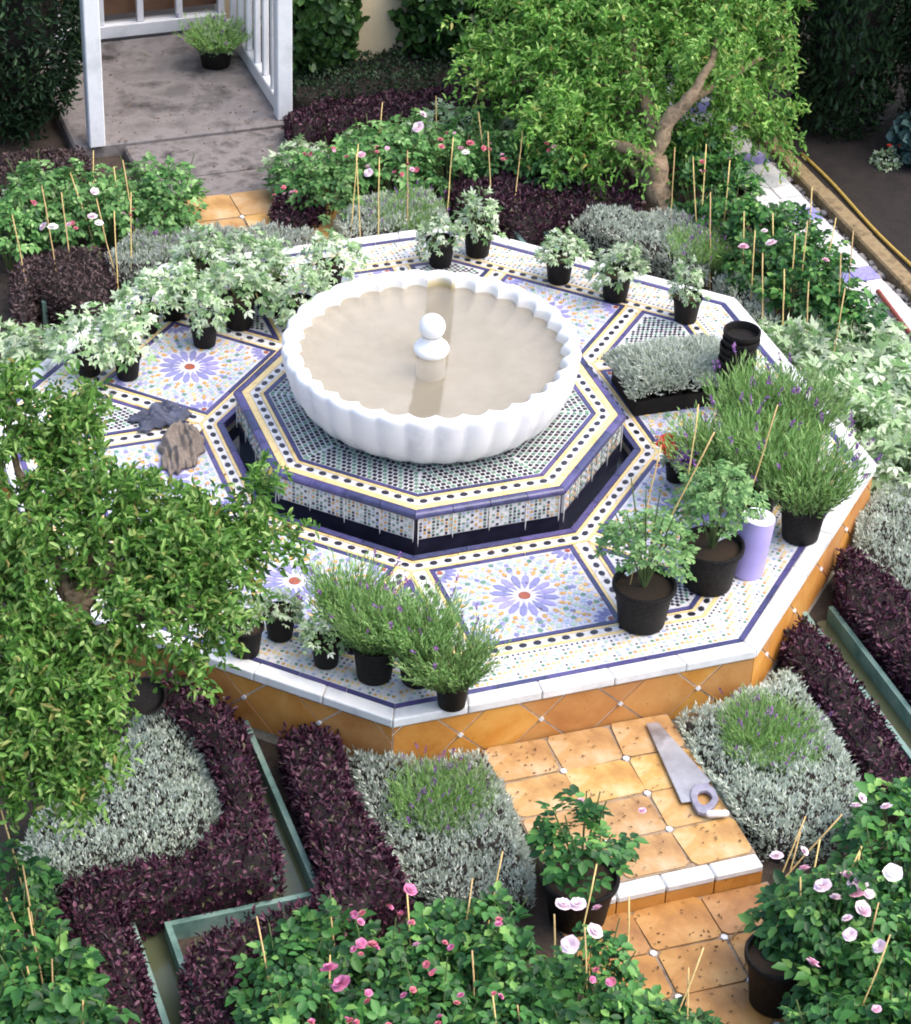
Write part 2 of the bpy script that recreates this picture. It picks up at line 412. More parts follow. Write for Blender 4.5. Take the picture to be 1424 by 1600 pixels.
for k in range(8):
    hs = (A_OUT-.004)*T8; off = [.02,-.08,.05,.11,-.03,.07,.0,-.06][k]
    for i in range(-6, 7):
        cx = i*2*D+off
        for (x, z) in ((cx, ZC), (cx+D, ZC+D), (cx+D, ZC-D)):
            p = [(x-D, z), (x, z-D), (x+D, z), (x, z+D)]
            for ax, lim, sg in ((0, -hs, -1), (0, hs, 1), (1, Z0, -1), (1, Z1, 1)):
                p = clip(p, ax, lim, sg)
                if len(p) < 3: break
            if len(p) >= 3: vtile(k, p, A_OUT-.004+rng.uniform(-.0015,.0015), .02, 'terracotta', 'wall_tile', plat)
        if abs(cx+D) < hs-.03:
            vtile(k, [(cx+D-.017, ZC), (cx+D, ZC-.017), (cx+D+.017, ZC), (cx+D, ZC+.017)], A_OUT+.0015, .02, 'edge_marble', 'inset_tile', plat)
# blue lines and rings
border(oct_poly(1.692), .022, -.003, .0015, 'blue_glaze', plat, .2)
border(oct_poly(A_IN+.024), .026, -.03, .006, 'blue_glaze', plat, .23, 'trough_edge_tile')
def ringfield(a0, a1, z1, m, name):
    for k in range(8):
        field([SP(k, -a1*T8, a1), SP(k, a1*T8, a1), SP(k, a0*T8, a0), SP(k, -a0*T8, a0)], -.004, z1, m, plat, name)
ringfield(1.507, 1.668, -.001, 'white_glaze', 'band_tile')
ringfield(1.492, 1.505, 0, 'yellow_glaze', 'yellow_strip')
ringfield(1.458, 1.490, -.001, 'white_glaze', 'band_tile')
ringfield(1.446, 1.456, 0, 'yellow_glaze', 'yellow_strip')
ringfield(.838, .850, 0, 'yellow_glaze', 'yellow_strip')
ringfield(.852, .892, -.001, 'white_glaze', 'band_tile')
ringfield(.894, .906, 0, 'yellow_glaze', 'yellow_strip')
# black lozenges along the bands
loz = MB(); loz.prism(ngon(8, .0165, .0125), -.003, .002); LOZ = loz.mesh('lozenge_tile', 'black_glaze')
spots = []
for k in range(8):
    for a in (.872, 1.474):
        L = a*T8; n = int(2*L/.0565)
        for j in range(n): spots.append((SP(k, -L+(j+.5)*2*L/n, a), R(45*k)))
    for s in (-1, 1):
        a0, a1 = .925, 1.44; n = 9
        for j in range(n): spots.append((SP(k, s*.345, a0+(j+.5)*(a1-a0)/n), R(45*k+90)))
def scatter_loz(spots, z, parent, most=300):
    spots = sorted(spots, key=lambda s: depth((*s[0], z)))
    for (p, a) in spots[:most]:
        o = link('lozenge_tile', LOZ, parent); o.location = (p[0], p[1], z); o.rotation_euler = (rng.normal()*.04, rng.normal()*.04, a+rng.normal()*.09)
    if len(spots) > most:
        b = MB()
        for (p, a) in spots[most:]: b.prism(ngon(8, .0165, .0125, a, p), z-.003, z+.002)
        o = b.build('lozenge_tiles', 'black_glaze', parent); o['kind'] = 'stuff'
scatter_loz(spots, 0, plat)
# spokes, rosette panels, corner kites
PET = MB(); PET.prism([(.044,0),(.082,-.0145),(.120,-.0135),(.138,0),(.120,.0135),(.082,.0145)], -.003, .0015)
PETM = PET.mesh('petal_tile', 'violet_glaze')
small = ['violet_glaze','green_glaze','ochre_glaze','pale_green_glaze','pale_blue_glaze','rust_glaze','black_glaze','yellow_glaze']
for k in range(8):
    # spokes: white field with yellow margins
    for s in (-1, 1):
        for t0, t1, m in ((.305,.317,'yellow_glaze'),(.319,.371,'white_glaze'),(.373,.385,'yellow_glaze')):
            q = []
            for t, a in ((t0,.908),(t1,.908),(t1,1.444),(t0,1.444)):
                q.append(SP(k, s*t, max(a, t/T8*1.0015 if a < 1 else a)))
            field(q, -.004, 0 if m[0] == 'y' else -.001, m, plat, 'yellow_strip' if m[0] == 'y' else 'band_tile')
    # panel
    T, a0, a1 = .303, .910, 1.442
    border([SP(k,-T,a0),SP(k,T,a0),SP(k,T,a1),SP(k,-T,a1)], .018, -.003, .0015, 'blue_glaze', plat, .2)
    T2, b0, b1 = .284, .929, 1.423
    field([SP(k,-T2,b0),SP(k,T2,b0),SP(k,T2,b1),SP(k,-T2,b1)], -.004, -.001, 'lilac_white_glaze', plat, 'panel_field')
    ca = (b0+b1)/2; hh = (b1-b0)/2
    for j in range(16):
        g = 2*math.pi*j/16
        o = link('petal_tile', PETM, plat); o.location = (*SP(k,0,ca), 0); o.rotation_euler = (0,0,g+R(45*k))
    b = MB()
    def piece(t, a, poly, mi, z1=.0012):
        c = math.cos(R(45*k)); s_ = math.sin(R(45*k)); X = SP(k, t, a)
        b.prism([(X[0]+p[0]*c-p[1]*s_, X[1]+p[0]*s_+p[1]*c) for p in poly], -.003, z1, mi)
    piece(0, ca, ngon(12,.024,.024), 5)
    def ring(t, a, r, n, rx, ry, cols, off=0, chk=True):
        for j in range(n):
            g = 2*math.pi*(j+off)/n; tt, aa = t+r*math.cos(g), a-r*math.sin(g)
            if abs(tt) > T2-.012 or not (b0+.012 < aa < b1-.012): continue
            if chk and any(math.hypot(abs(tt)-T2, abs(aa-ca)-hh) < .118 for _ in (0,)): continue
            piece(tt, aa, ngon(6, rx, ry, g), cols[j % len(cols)])
    ring(0, ca, .152, 16, .015, .010, [2], .5); ring(0, ca, .153, 16, .012, .008, [4], 0)
    ring(0, ca, .178, 16, .013, .013, [1,3], 0); ring(0, ca, .180, 16, .009, .009, [2,7], .5)
    ring(0, ca, .205, 32, .0115, .010, [0,3,2,3], 0)
    ring(0, ca, .230, 36, .012, .011, [3,4,1,7], .5); ring(0, ca, .256, 40, .012, .011, [2,3,0,3,7], 0); ring(0, ca, .281, 44, .012, .011, [4,1,7,0], 0); ring(0, ca, .306, 46, .012, .011, [3,2,4], 0)
    for ct, cc in ((-T2,b0),(T2,b0),(T2,b1),(-T2,b1)):           # quarter rosettes in the corners
        for j in range(16):
            g = 2*math.pi*(j+.5)/16
            for r0, r1, wd, mi in ((.035,.088,.011,0),(.096,.112,.008,2)):
                tt, aa = ct+(r0+r1)/2*math.cos(g), cc+(r0+r1)/2*math.sin(g)
                if abs(tt) < T2-.008 and b0+.008 < aa < b1-.008:
                    piece(tt, aa, ngon(6, (r1-r0)/2, wd, -g), mi)
        sx = -1 if ct > 0 else 1; sy = 1 if cc < ca else -1
        piece(ct+sx*.014, cc+sy*.014, ngon(6,.012,.012), 5)
    for ct, cc in ((-.19,ca),(.19,ca),(0,ca-.165),(0,ca+.165)):
        piece(ct, cc, ngon(6,.011,.011), 0, .0022)
    st_ = .0195
    for i in range(-14, 15):
        for j in range(-13, 14):
            tt, aa = (i+.5*(j % 2))*st_, ca+j*st_*.9
            if abs(tt) > T2-.010 or abs(aa-ca) > hh-.010: continue
            rr_ = math.hypot(tt, aa-ca); rc_ = math.hypot(abs(tt)-T2, abs(aa-ca)-hh)
            if rr_ < .145 or rc_ < .105: continue
            piece(tt, aa, ngon(4, .0072, .0072), [8,4,8,3,7,8,4][(i*i+j*j+abs(i*j)) % 7], .0004)
    o = b.build('rosette_mosaic', small+['pale_violet_glaze'], plat); o['kind'] = 'stuff'
    # kite at the corner between this side and the next
    kt = .39; kite = [SP(k,kt,kt/T8+.003),SP(k,kt,1.442),SP(k,1.442*T8,1.442),SP(k+1,-kt,1.442)]
    border(kite, .018, -.003, .0015, 'blue_glaze', plat, .22)
    ki = inset(kite, .020); field(ki, -.004, -.001, 'white_glaze', plat, 'panel_field')
    kin = inset(kite, .034); ang = R(-90+45*k+22.5); ux, uy = math.cos(ang), math.sin(ang)
    b = MB(); st = .0265
    for i in range(0, 70):
        for j in range(-18, 19):
            al = .95+i*st*.62; la = (j+(i % 2)*.5)*st
            p = (al*ux-la*uy, al*uy+la*ux)
            if inside(np.array([p]), kin)[0]:
                b.prism(ngon(4,.0098,.0098,ang,p), -.003, .001, [0,0,1,0][(i+j) % 4])
    o = b.build('checker_mosaic', ['black_glaze','green_glaze'], plat); o['kind'] = 'stuff'
# small mosaic of the outer band
b = MB()
for k in range(8):
    for ri, a in enumerate((1.520,1.543,1.566,1.588,1.610,1.633,1.655)):
        L = a*T8-.008; n = int(2*L/.0215)
        for j in range(n):
            t = -L+(j+.5+(ri % 2)*.5)*2*L/n
            if t > L: continue
            c = (j+ri*2) % 9
            mi = 6 if ri in (0,) else (7 if c in (0,1) else 3 if c in (3,) else 4 if c == 5 else 1 if c == 7 else 6 if (c == 4 and ri % 2) else 2 if c == 8 else -1)
            if mi < 0: continue
            s = .0055 if mi == 6 else .0085
            b.prism(ngon(6 if mi == 7 else 4, s, s, R(45*k), SP(k, t, a)), -.003, .001, mi)
o = b.build('band_mosaic', small, plat); o['kind'] = 'stuff'

# trough round the plinth
mb = MB(); mb.prism(oct_poly(A_IN+.005), -.12, -.10); o = mb.build('trough_bed', 'navy_glaze', plat)

# ---------------------------------------------------------------- plinth
HP = .171; AP = .770
pl = empty('fountain_plinth', (0,0,-.10), 'raised octagonal fountain plinth with glossy blue rim and mosaic sides', 'plinth')
def K(o): setparent(o, pl, True); return o
mb = MB(); mb.prism(oct_poly(AP-.022), -.0985, HP-.004); mb.build('plinth_core', 'navy_glaze', pl, True)
KP = pl
class _P: pass
# blue bullnose rim, tile by tile
for k in range(8):
    n = 4; prof = [(AP-.034,-.004),(AP-.034,.001),(AP-.014,.002),(AP-.004,-.003),(AP,-.012),(AP-.003,-.024),(AP-.012,-.030)]
    for j in range(n):
        u0, u1 = -1+2*j/n, -1+2*(j+1)/n; g = .0012
        vs = []
        for u, s in ((u0, 1), (u1, -1)):
            for a, z in prof: vs.append((*SP(k, u*a*T8+s*g, a), HP+z))
        q = len(prof); m = MB(); m.add(vs, [[i, i+1, q+i+1, q+i] for i in range(q-1)]+[list(range(q)), list(range(2*q-1, q-1, -1))])
        m.build('rim_tile', 'blue_glaze', pl, True, 50)
for k in range(8):
    for j in range(5):
        t_ = (-1+2*j/4)*(AP-.016)*T8*(.97 if j in (0,4) else 1)+rng.normal()*.004; L_ = rng.uniform(.11,.15); w_ = rng.uniform(.0016,.0026); am = AP-.0125
        zt_, zb_ = HP-.030, HP-.030-L_; q = [(-w_,zt_),(w_,zt_),(w_*.8,zb_+.02),(0,zb_),(-w_*.8,zb_+.02)]
        m = MB(); m.add([(*SP(k,t_+x,am),z) for x, z in q]+[(*SP(k,t_+x,am+.003),z) for x, z in q], [[5,6,7,8,9]]+[[i,(i+1) % 5,5+(i+1) % 5,5+i] for i in range(5)])
        m.build('lime_drip', 'grout', pl, True)
def pfield(a0, a1, z1, m, name):
    for k in range(8):
        mb = MB(); mb.prism([SP(k,-a1*T8,a1),SP(k,a1*T8,a1),SP(k,a0*T8,a0),SP(k,-a0*T8,a0)], HP-.006, HP+z1); mb.build(name, m, pl, True)
pfield(.705, .734, 0, 'yellow_glaze', 'yellow_strip'); pfield(.667, .703, -.001, 'white_glaze', 'band_tile'); pfield(.651, .665, 0, 'yellow_glaze', 'yellow_strip')
pl_off = pl
def pborder(poly, wd, z0, z1, m, piece):
    before = set(bpy.data.objects); border(poly, wd, z0, z1, m, None, piece)
    for o in bpy.data.objects:
        if o not in before: setparent(o, pl, True)
pborder(oct_poly(.649), .018, HP-.004, HP+.0015, 'blue_glaze', .14)
pfield(.30, .629, -.001, 'white_glaze', 'top_field')
for k in range(8):
    L = .685*T8; n = 10
    for j in range(n):
        o = link('lozenge_tile', LOZ, pl, True); p = SP(k, -L+(j+.5)*2*L/n, .685); o.location = (p[0], p[1], HP); o.rotation_euler = (0,0,R(45*k)+rng.normal()*.06)
b = MB()
for k in range(8):
    for ri in range(10):
        a = .617-ri*.0235; L = a*T8; n = int(2*L/.0235+.35)
        for j in range(n):
            t = (j-(n-1)/2)*.0235
            b.prism(ngon(4,.0112,.0112,R(45*k),SP(k,t,a)), HP-.003, HP+.001, 0 if (j+ri) % 3 else 1)
o = b.build('checker_mosaic', ['black_glaze','green_glaze'], pl, True); o['kind'] = 'stuff'
# mosaic on the plinth sides
ZM0, ZM1 = .040, HP-.031
for k in range(8):
    a = AP-.014; hs = a*T8-.014
    mb = MB(); vs = [(*SP(k,-hs,a-.01),ZM0),(*SP(k,hs,a-.01),ZM0),(*SP(k,hs,a-.01),ZM1),(*SP(k,-hs,a-.01),ZM1),(*SP(k,-hs,a),ZM0),(*SP(k,hs,a),ZM0),(*SP(k,hs,a),ZM1),(*SP(k,-hs,a),ZM1)]
    mb.add(vs, [[4,5,6,7],[0,1,5,4],[3,2,6,7],[0,3,7,4],[1,2,6,5]]); mb.build('side_panel', 'white_glaze', pl, True)
    b = MB(); n = int(2*hs/.0178)
    for i in range(n):
        for j in range(6):
            t = -hs+(i+.5)*2*hs/n; z = ZM0+.010+j*(ZM1-ZM0-.02)/5
            grp = (i//3) % 4; mi = 0 if (i % 3 == 0 and j % 2 == 0) else [2,1,3,1][grp] if (i+j) % 2 == 0 else ([4,2,2,4][grp] if rng.random() < .35 else 0 if rng.random() < .18 else -1)
            if mi < 0: continue
            s = .0072
            q = ngon(4, s, s*1.05); vs = [(*SP(k,t+x,a-.002),z+y) for x, y in q]+[(*SP(k,t+x,a+.0018),z+y) for x, y in q]
            b.add(vs, [[4,5,6,7],[0,1,5,4],[1,2,6,5],[2,3,7,6],[3,0,4,7]], mi)
    o = b.build('side_mosaic', ['black_glaze','green_glaze','ochre_glaze','pale_green_glaze','pale_blue_glaze'], pl, True); o['kind'] = 'stuff'
mb = MB(); mb.prism(oct_poly(A_IN-.002), -.0995, -.060)
# standing water in the trough
mm, n_, l_, b_ = newmat('trough_water'); b_.inputs['Base Color'].default_value = (.008,.009,.016,1); b_.inputs['Roughness'].default_value = .06; MATS['trough_water'] = mm
mb = MB()
for k in range(8):
    a0, a1 = AP-.0215, A_IN-.001
    mb.add([(*SP(k,-a1*T8,a1),-.062),(*SP(k,a1*T8,a1),-.062),(*SP(k,a0*T8,a0),-.062),(*SP(k,-a0*T8,a0),-.062)], [[0,1,2,3]])
mb.build('trough_water', 'trough_water', plat)

# ---------------------------------------------------------------- fountain bowl
bowl = empty('fountain_bowl', (0,0,HP), 'round white marble fountain bowl with scalloped rim, full of cloudy water', 'fountain bowl')
NL = 32; SUB = 10; NS = NL*SUB
def lobe(th): return abs(math.cos(NL/2*th))           # 0 at a cusp, 1 on the crest
def bowl_surface(prof, name, m, cap=None):
    vs = []; fs = []; q = len(prof)
    for i in range(NS):
        th = 2*math.pi*i/NS; f = lobe(th)
        for r, z, amp, za in prof:
            rr = r+amp*(f-1); vs.append((rr*math.cos(th), rr*math.sin(th), z+za*f))
    for i in range(NS):
        j = (i+1) % NS
        for e in range(q-1): fs.append([i*q+e, j*q+e, j*q+e+1, i*q+e+1])
    fs.append([i*q for i in range(NS)]); fs.append([i*q+q-1 for i in range(NS-1, -1, -1)])
    mb = MB(); mb.add(vs, fs); return mb.build(name, m, bowl, False, 62)
HB = .301
m, n, l, b = newmat('bowl_marble')
tc = n.new('ShaderNodeTexCoord'); sep = n.new('ShaderNodeSeparateXYZ'); l.new(tc.outputs['Object'], sep.inputs[0])
t = noise(n, l, 6); r1 = ramp(n, l, t.outputs[0], [(.28,(.62,.62,.64)),(.42,(.76,.76,.78)),(.7,(.82,.82,.81))])
t2 = noise(n, l, 9, 5, .65); r2 = ramp(n, l, t2.outputs[0], [(.3,(.48,.445,.37)),(.7,(.62,.585,.51))])   # lime-scaled inside
ln = n.new('ShaderNodeVectorMath'); ln.operation = 'LENGTH'
cx = n.new('ShaderNodeCombineXYZ'); l.new(sep.outputs[0], cx.inputs[0]); l.new(sep.outputs[1], cx.inputs[1]); l.new(cx.outputs[0], ln.inputs[0])
at_ = n.new('ShaderNodeAttribute'); at_.attribute_name = 'inner'
mx = n.new('ShaderNodeMixRGB'); l.new(at_.outputs['Fac'], mx.inputs[0]); l.new(r1.outputs[0], mx.inputs[1]); l.new(r2.outputs[0], mx.inputs[2])
# ochre water reflection, painted as a streak straight across the inside colour
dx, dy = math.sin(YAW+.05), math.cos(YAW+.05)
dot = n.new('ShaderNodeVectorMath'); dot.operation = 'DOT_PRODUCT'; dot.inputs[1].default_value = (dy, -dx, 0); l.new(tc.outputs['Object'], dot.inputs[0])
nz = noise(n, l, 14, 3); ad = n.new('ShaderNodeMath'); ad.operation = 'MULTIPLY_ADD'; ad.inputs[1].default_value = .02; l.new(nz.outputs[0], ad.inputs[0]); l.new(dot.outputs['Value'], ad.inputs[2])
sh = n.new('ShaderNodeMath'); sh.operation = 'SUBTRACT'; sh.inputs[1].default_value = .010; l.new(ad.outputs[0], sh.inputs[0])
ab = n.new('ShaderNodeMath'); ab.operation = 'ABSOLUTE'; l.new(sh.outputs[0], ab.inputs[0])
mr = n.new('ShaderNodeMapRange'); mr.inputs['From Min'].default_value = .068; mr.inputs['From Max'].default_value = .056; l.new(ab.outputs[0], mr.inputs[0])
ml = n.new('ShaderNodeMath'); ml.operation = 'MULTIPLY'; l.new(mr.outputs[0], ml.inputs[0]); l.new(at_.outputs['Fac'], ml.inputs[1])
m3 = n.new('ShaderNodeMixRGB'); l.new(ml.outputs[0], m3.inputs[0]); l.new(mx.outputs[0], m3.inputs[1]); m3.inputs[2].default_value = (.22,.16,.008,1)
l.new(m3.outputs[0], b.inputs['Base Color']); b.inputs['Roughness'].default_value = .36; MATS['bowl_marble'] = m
prof = [(.34,0,0,0),(.44,.003,.004,0),(.492,.018,.008,0),(.540,.055,.011,0),(.578,.105,.012,0),(.603,.165,.012,0),(.617,.225,.012,0),(.623,.262,.013,0),(.625,.280,.014,0),
        (.621,.294,.016,0),(.610,HB,.018,0),(.592,HB,.024,0),(.580,.294,.028,0),(.573,.278,.030,0),(.560,.245,.026,0),(.53,.215,.014,0),(.46,.185,.007,0),(.33,.160,.003,0),(.18,.148,.0,0),(.05,.145,0,0)]
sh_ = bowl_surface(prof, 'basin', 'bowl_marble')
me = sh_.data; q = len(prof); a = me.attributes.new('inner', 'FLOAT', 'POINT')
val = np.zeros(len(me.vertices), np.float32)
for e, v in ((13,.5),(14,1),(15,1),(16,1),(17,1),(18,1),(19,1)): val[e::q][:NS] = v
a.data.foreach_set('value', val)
# cloudy water
m, n, l, b = newmat('cloudy_water')
b.inputs['Base Color'].default_value = (.56,.50,.40,1); b.inputs['Roughness'].default_value = .7
t = noise(n, l, 5, 4, .6); r = ramp(n, l, t.outputs[0], [(.3,(.48,.445,.385)),(.7,(.58,.545,.485))]); l.new(r.outputs[0], b.inputs['Base Color'])
tr = n.new('ShaderNodeBsdfTransparent'); tr.inputs[0].default_value = (.82,.80,.74,1)
m1 = n.new('ShaderNodeMixShader'); m1.inputs[0].default_value = .27; l.new(tr.outputs[0], m1.inputs[1]); l.new(b.outputs[0], m1.inputs[2])
gl = n.new('ShaderNodeBsdfGlossy'); gl.inputs['Roughness'].default_value = .04
wn = noise(n, l, 16, 3, .5, 'Object', .5); wb = n.new('ShaderNodeBump'); wb.inputs['Strength'].default_value = .12; wb.inputs['Distance'].default_value = .01; l.new(wn.outputs[0], wb.inputs['Height']); l.new(wb.outputs[0], gl.inputs['Normal'])
fr = n.new('ShaderNodeFresnel'); fr.inputs[0].default_value = 1.33
m2 = n.new('ShaderNodeMixShader'); l.new(fr.outputs[0], m2.inputs[0]); l.new(m1.outputs[0], m2.inputs[1]); l.new(gl.outputs[0], m2.inputs[2])
l.new(m2.outputs[0], n['Material Output'].inputs[0]); MATS['cloudy_water'] = m
WL = .252; vs = []
for i in range(NS):
    th = 2*math.pi*i/NS; rr = .5625+.027*(lobe(th)-1); vs.append((rr*math.cos(th), rr*math.sin(th), WL))
mb = MB(); mb.add(vs, [list(range(NS))]); wo_ = mb.build('water', 'cloudy_water', bowl)
if wo_.data.polygons[0].normal.z < 0: wo_.data.flip_normals()
fin = MB(); fin.lathe([(.062,.05),(.062,.235),(.068,.250),(.074,.262),(.075,.274),(.070,.286),(.058,.298),(.046,.310),(.041,.320),(.042,.334)], 32)
fo = fin.build('finial', 'marble', bowl, False, 40)
ball = MB(); pr = [(.052*math.sin(math.pi*(1-i/12)*.94)+.0001, .374-.054*math.cos(math.pi*i/12)*1.0) for i in range(13)]
pr = [(max(.001, .056*math.sin(math.acos(max(-1, min(1, -math.cos(math.pi*(i+1.2)/13.2)))))), .374-.056*math.cos(math.pi*(i+1.2)/13.2)) for i in range(13)]
ball.lathe(pr, 32); ball.build('ball', 'marble', fo, False, True)

# ---------------------------------------------------------------- paths
def _j(): return rng.normal()*.0035
def path_tiles(name, x0, y0, x1, y1, z, nx, ny, m='path_terracotta', dots=True):
    mb = MB(); mb.prism([(x0,y0),(x1,y0),(x1,y1),(x0,y1)], ZG-.01, z-.006); p = mb.build(name, 'path_joint'); p['kind'] = 'structure'
    dx, dy = (x1-x0)/nx, (y1-y0)/ny; c = .026
    for i in range(nx):
        for j in range(ny):
            a, b_, g = dx/2-.0045, dy/2-.0045, c*.7 if dots else .004
            poly = [(-a+g,-b_),(a-g,-b_),(a,-b_+g),(a,b_-g),(a-g,b_),(-a+g,b_),(-a,b_-g),(-a,-b_+g)]
            t = MB(); t.prism([(u+_j(), v+_j()) for u, v in poly], -.02, 0); o = t.build('paving_tile', m, p)
            o.location = (x0+(i+.5)*dx, y0+(j+.5)*dy, z+rng.uniform(-.002,.002)); o.rotation_euler = (rng.normal()*.006, rng.normal()*.006, rng.normal()*.008)
            if dots and i and j:
                t = MB(); t.prism(ngon(6,.014,.013,R(45)), -.02, 0); o = t.build('inset_tile', 'edge_marble', p); o.location = (x0+i*dx, y0+j*dy, z+.001); o.rotation_euler = (0,0,R(45))
    return p
up = path_tiles('terracotta_path', -.375, -2.575, .375, -1.757, -.222, 3, 4)
lo = path_tiles('terracotta_path', -.40, -4.6, .40, -2.640, ZG+.012, 3, 9, 'lower_terracotta')
bk = path_tiles('terracotta_path', -.40, 1.757, .40, 2.80, -.235, 3, 4)
st = empty('path_step', (0,-2.605,ZG), 'terracotta step across the path with a white marble nosing', 'step')
for i in range(4):
    x = -.375+(i+.5)*.1875
    mb = MB(); mb.box((x,-2.610,-.2405), (.184,.07,.031)); o = mb.build('nosing', 'edge_marble', st, True); o.modifiers.new('b','BEVEL').width = .006
    mb = MB(); mb.box((x,-2.618,-.288), (.182,.05,.062)); mb.build('riser_tile', 'terracotta', st, True)
mb = MB(); mb.box((0,-2.598,-.290), (.75,.046,.062)); mb.build('step_core', 'mortar', st, True)

# steps and floor of the porch
def slab(name, x0, y0, x1, y1, z0, z1, m='concrete'):
    mb = MB(); mb.prism([(x0,y0),(x1,y0),(x1,y1),(x0,y1)], z0, z1); o = mb.build(name, m); o['kind'] = 'structure'; o.modifiers.new('b','BEVEL').width = .012; return o
slab('paved_landing', -.42, 2.815, .30, 3.10, ZG-.01, -.27, 'stained_concrete')
slab('paved_landing', -.52, 3.105, .36, 3.52, ZG-.01, -.262, 'stained_concrete')
slab('porch_floor', -.78, 3.53, .46, 4.80, ZG-.01, -.245, 'concrete')

# ---------------------------------------------------------------- water channels
chw, n, l, b = newmat('channel_water'); b.inputs['Base Color'].default_value = (.075,.085,.045,1); b.inputs['Roughness'].default_value = .12; MATS['channel_water'] = chw
def channel(label, pts, wd=.11, zt=-.225):
    c = empty('water_channel', (pts[0][0], pts[0][1], ZG), label, 'water channel')
    P = [Vector(p) for p in pts]
    def off(d):
        o = []
        for i, p in enumerate(P):
            a = (P[i]-P[i-1]).normalized() if i else (P[1]-P[0]).normalized(); e = (P[i+1]-P[i]).normalized() if i < len(P)-1 else a
            n1 = Vector((-a.y, a.x)); n2 = Vector((-e.y, e.x)); q = n1+n2; q = q/max(.3, q.dot(n1)); o.append(p+q*d)
        return o
    for s in (-1, 1):
        a, b_ = off(s*wd/2), off(s*(wd/2+.022))
        for i in range(len(P)-1):
            mb = MB(); mb.prism([tuple(a[i]),tuple(a[i+1]),tuple(b_[i+1]),tuple(b_[i])], ZG-.02, zt); mb.build('channel_wall', 'turquoise_paint', c, True)
    a, b_ = off(-wd/2), off(wd/2)
    mb = MB(); 
    for i in range(len(P)-1): mb.add([(*a[i],ZG+.012),(*a[i+1],ZG+.012),(*b_[i+1],ZG+.012),(*b_[i],ZG+.012)], [[0,1,2,3]])
    mb.build('channel_water', 'channel_water', c, True)
channel('turquoise water channel zigzagging between dark purple hedges', [(-1.225,-1.29),(-1.225,-2.235),(-1.765,-2.235),(-1.765,-3.3)], .095, -.245)
channel('turquoise water channel beside the purple hedge at the right edge', [(1.235,-1.30),(1.235,-2.9)], .10, -.24)
channel('short turquoise channel end in the brownish hedge at far left', [(-1.2,1.9),(-1.2,2.14)], .12, -.20)
channel('turquoise channel end behind the pots, near the pomegranate trunk', [(1.2,1.32),(1.2,2.14)], .12, -.20)

# ---------------------------------------------------------------- hedges and ground cover
def samp(poly, n):
    p = np.array(poly); lo, hi = p[:, :2].min(0), p[:, :2].max(0); out = np.zeros((0, 2))
    while len(out) < n:
        q = rng.uniform(lo, hi, (n*2, 2)); out = np.concatenate([out, q[inside(q, poly)]])
    return out[:n]
def bdist(P, poly):
    d = np.full(len(P), 9.); ndir = np.zeros((len(P), 2)); n = len(poly)
    for i in range(n):
        a, b = np.array(poly[i][:2]), np.array(poly[(i+1) % n][:2]); e = b-a; L = max((e@e), 1e-9)
        t = np.clip(((P-a)@e)/L, 0, 1); c = a+t[:, None]*e; v = c-P; dd = np.linalg.norm(v, axis=1)
        m = dd < d; d[m] = dd[m]; ndir[m] = unit(v[m])
    return d, ndir
def area(poly): return abs(sum(poly[i][0]*poly[(i+1) % len(poly)][1]-poly[(i+1) % len(poly)][0]*poly[i][1] for i in range(len(poly))))/2
def bed(name, label, cat, px, ztop, leaf, style, dens=1., world=None, rough=.03, seed=0):
    poly = world if world else inset([tuple(at(x, y, ztop-.01)[:2]) for x, y in px], .018)
    A = area(poly); lb = LB(); H = ztop-ZG
    per = sum(math.dist(poly[i], poly[(i+1) % len(poly)]) for i in range(len(poly)))
    cover = A+per*H*.7
    n = int(cover*dens*{'purple': 8000, 'silver': 8500}[style])
    P = samp(poly, n); ea = int(n*per*H*.7/cover)
    d, nd = bdist(P, poly)
    # push part of the samples onto the sides
    P[:ea] += nd[:ea]*np.maximum(d[:ea]-.02*rng.random(ea), 0)[:, None]; d[:ea] = .012
    e = .06; prof = np.sqrt(np.clip(1-(1-np.minimum(d/e, 1))**2, 0, 1))
    top = ztop+lump(P[:, 0], P[:, 1], 9, seed)*rough+lump(P[:, 0], P[:, 1], 31, seed+3)*rough*.7
    z = ZG+(top-ZG)*(.35+.65*prof); z -= rng.exponential(.010, n)
    z[:ea] = ZG+(top[:ea]-ZG)*rng.uniform(.05, .92, ea)
    Q = np.column_stack([P, z])
    out = np.column_stack([nd*(1-prof)[:, None], np.zeros(n)]); out[:ea, :2] = nd[:ea]
    if style == 'purple':
        D = unit(rdir(n)*.75+out*.8+[0, 0, .75]); U = unit(rdir(n)*.6+out+[0, 0, .9])
        lb.add(Q, D, U, rng.uniform(.010, .036, n), rng.uniform(.006, .018, n), T_LEAF, 0)
    else:
        for _ in range(3):
            D = unit(rdir(n)*.55+out*.8+[0, 0, 1.]); U = rdir(n)
            lb.add(Q+rng.normal(size=(n, 3))*.004, D, U, rng.uniform(.012, .026, n), rng.uniform(.005, .009, n), T_BLADE, 0)
    ins = inset(poly, .03); k = len(ins); zc = ztop-.045
    v = [(x, y, ZG) for x, y in ins]+[(x, y, zc) for x, y in ins]; c = np.mean(np.array(ins), 0); v.append((c[0], c[1], zc))
    lb.quads(v, [(i, (i+1) % k, k+(i+1) % k, k+i) for i in range(k)], 1)
    f = [(k+i, k+(i+1) % k, 2*k, 2*k) for i in range(k)]
    core = MB(); core.prism(ins, ZG, zc); 
    o = lb.build(name, [leaf, 'dark_twig']); tag(o, label, cat, None, 'stuff')
    # close the top of the twiggy inside
    bm = bmesh.new(); bm.from_mesh(o.data); bm.verts.ensure_lookup_table(); nv = len(bm.verts)-len(v)
    fc = bm.faces.new([bm.verts[nv+k+i] for i in range(k)]); fc.material_index = 1; bm.to_mesh(o.data); bm.free()
    return o
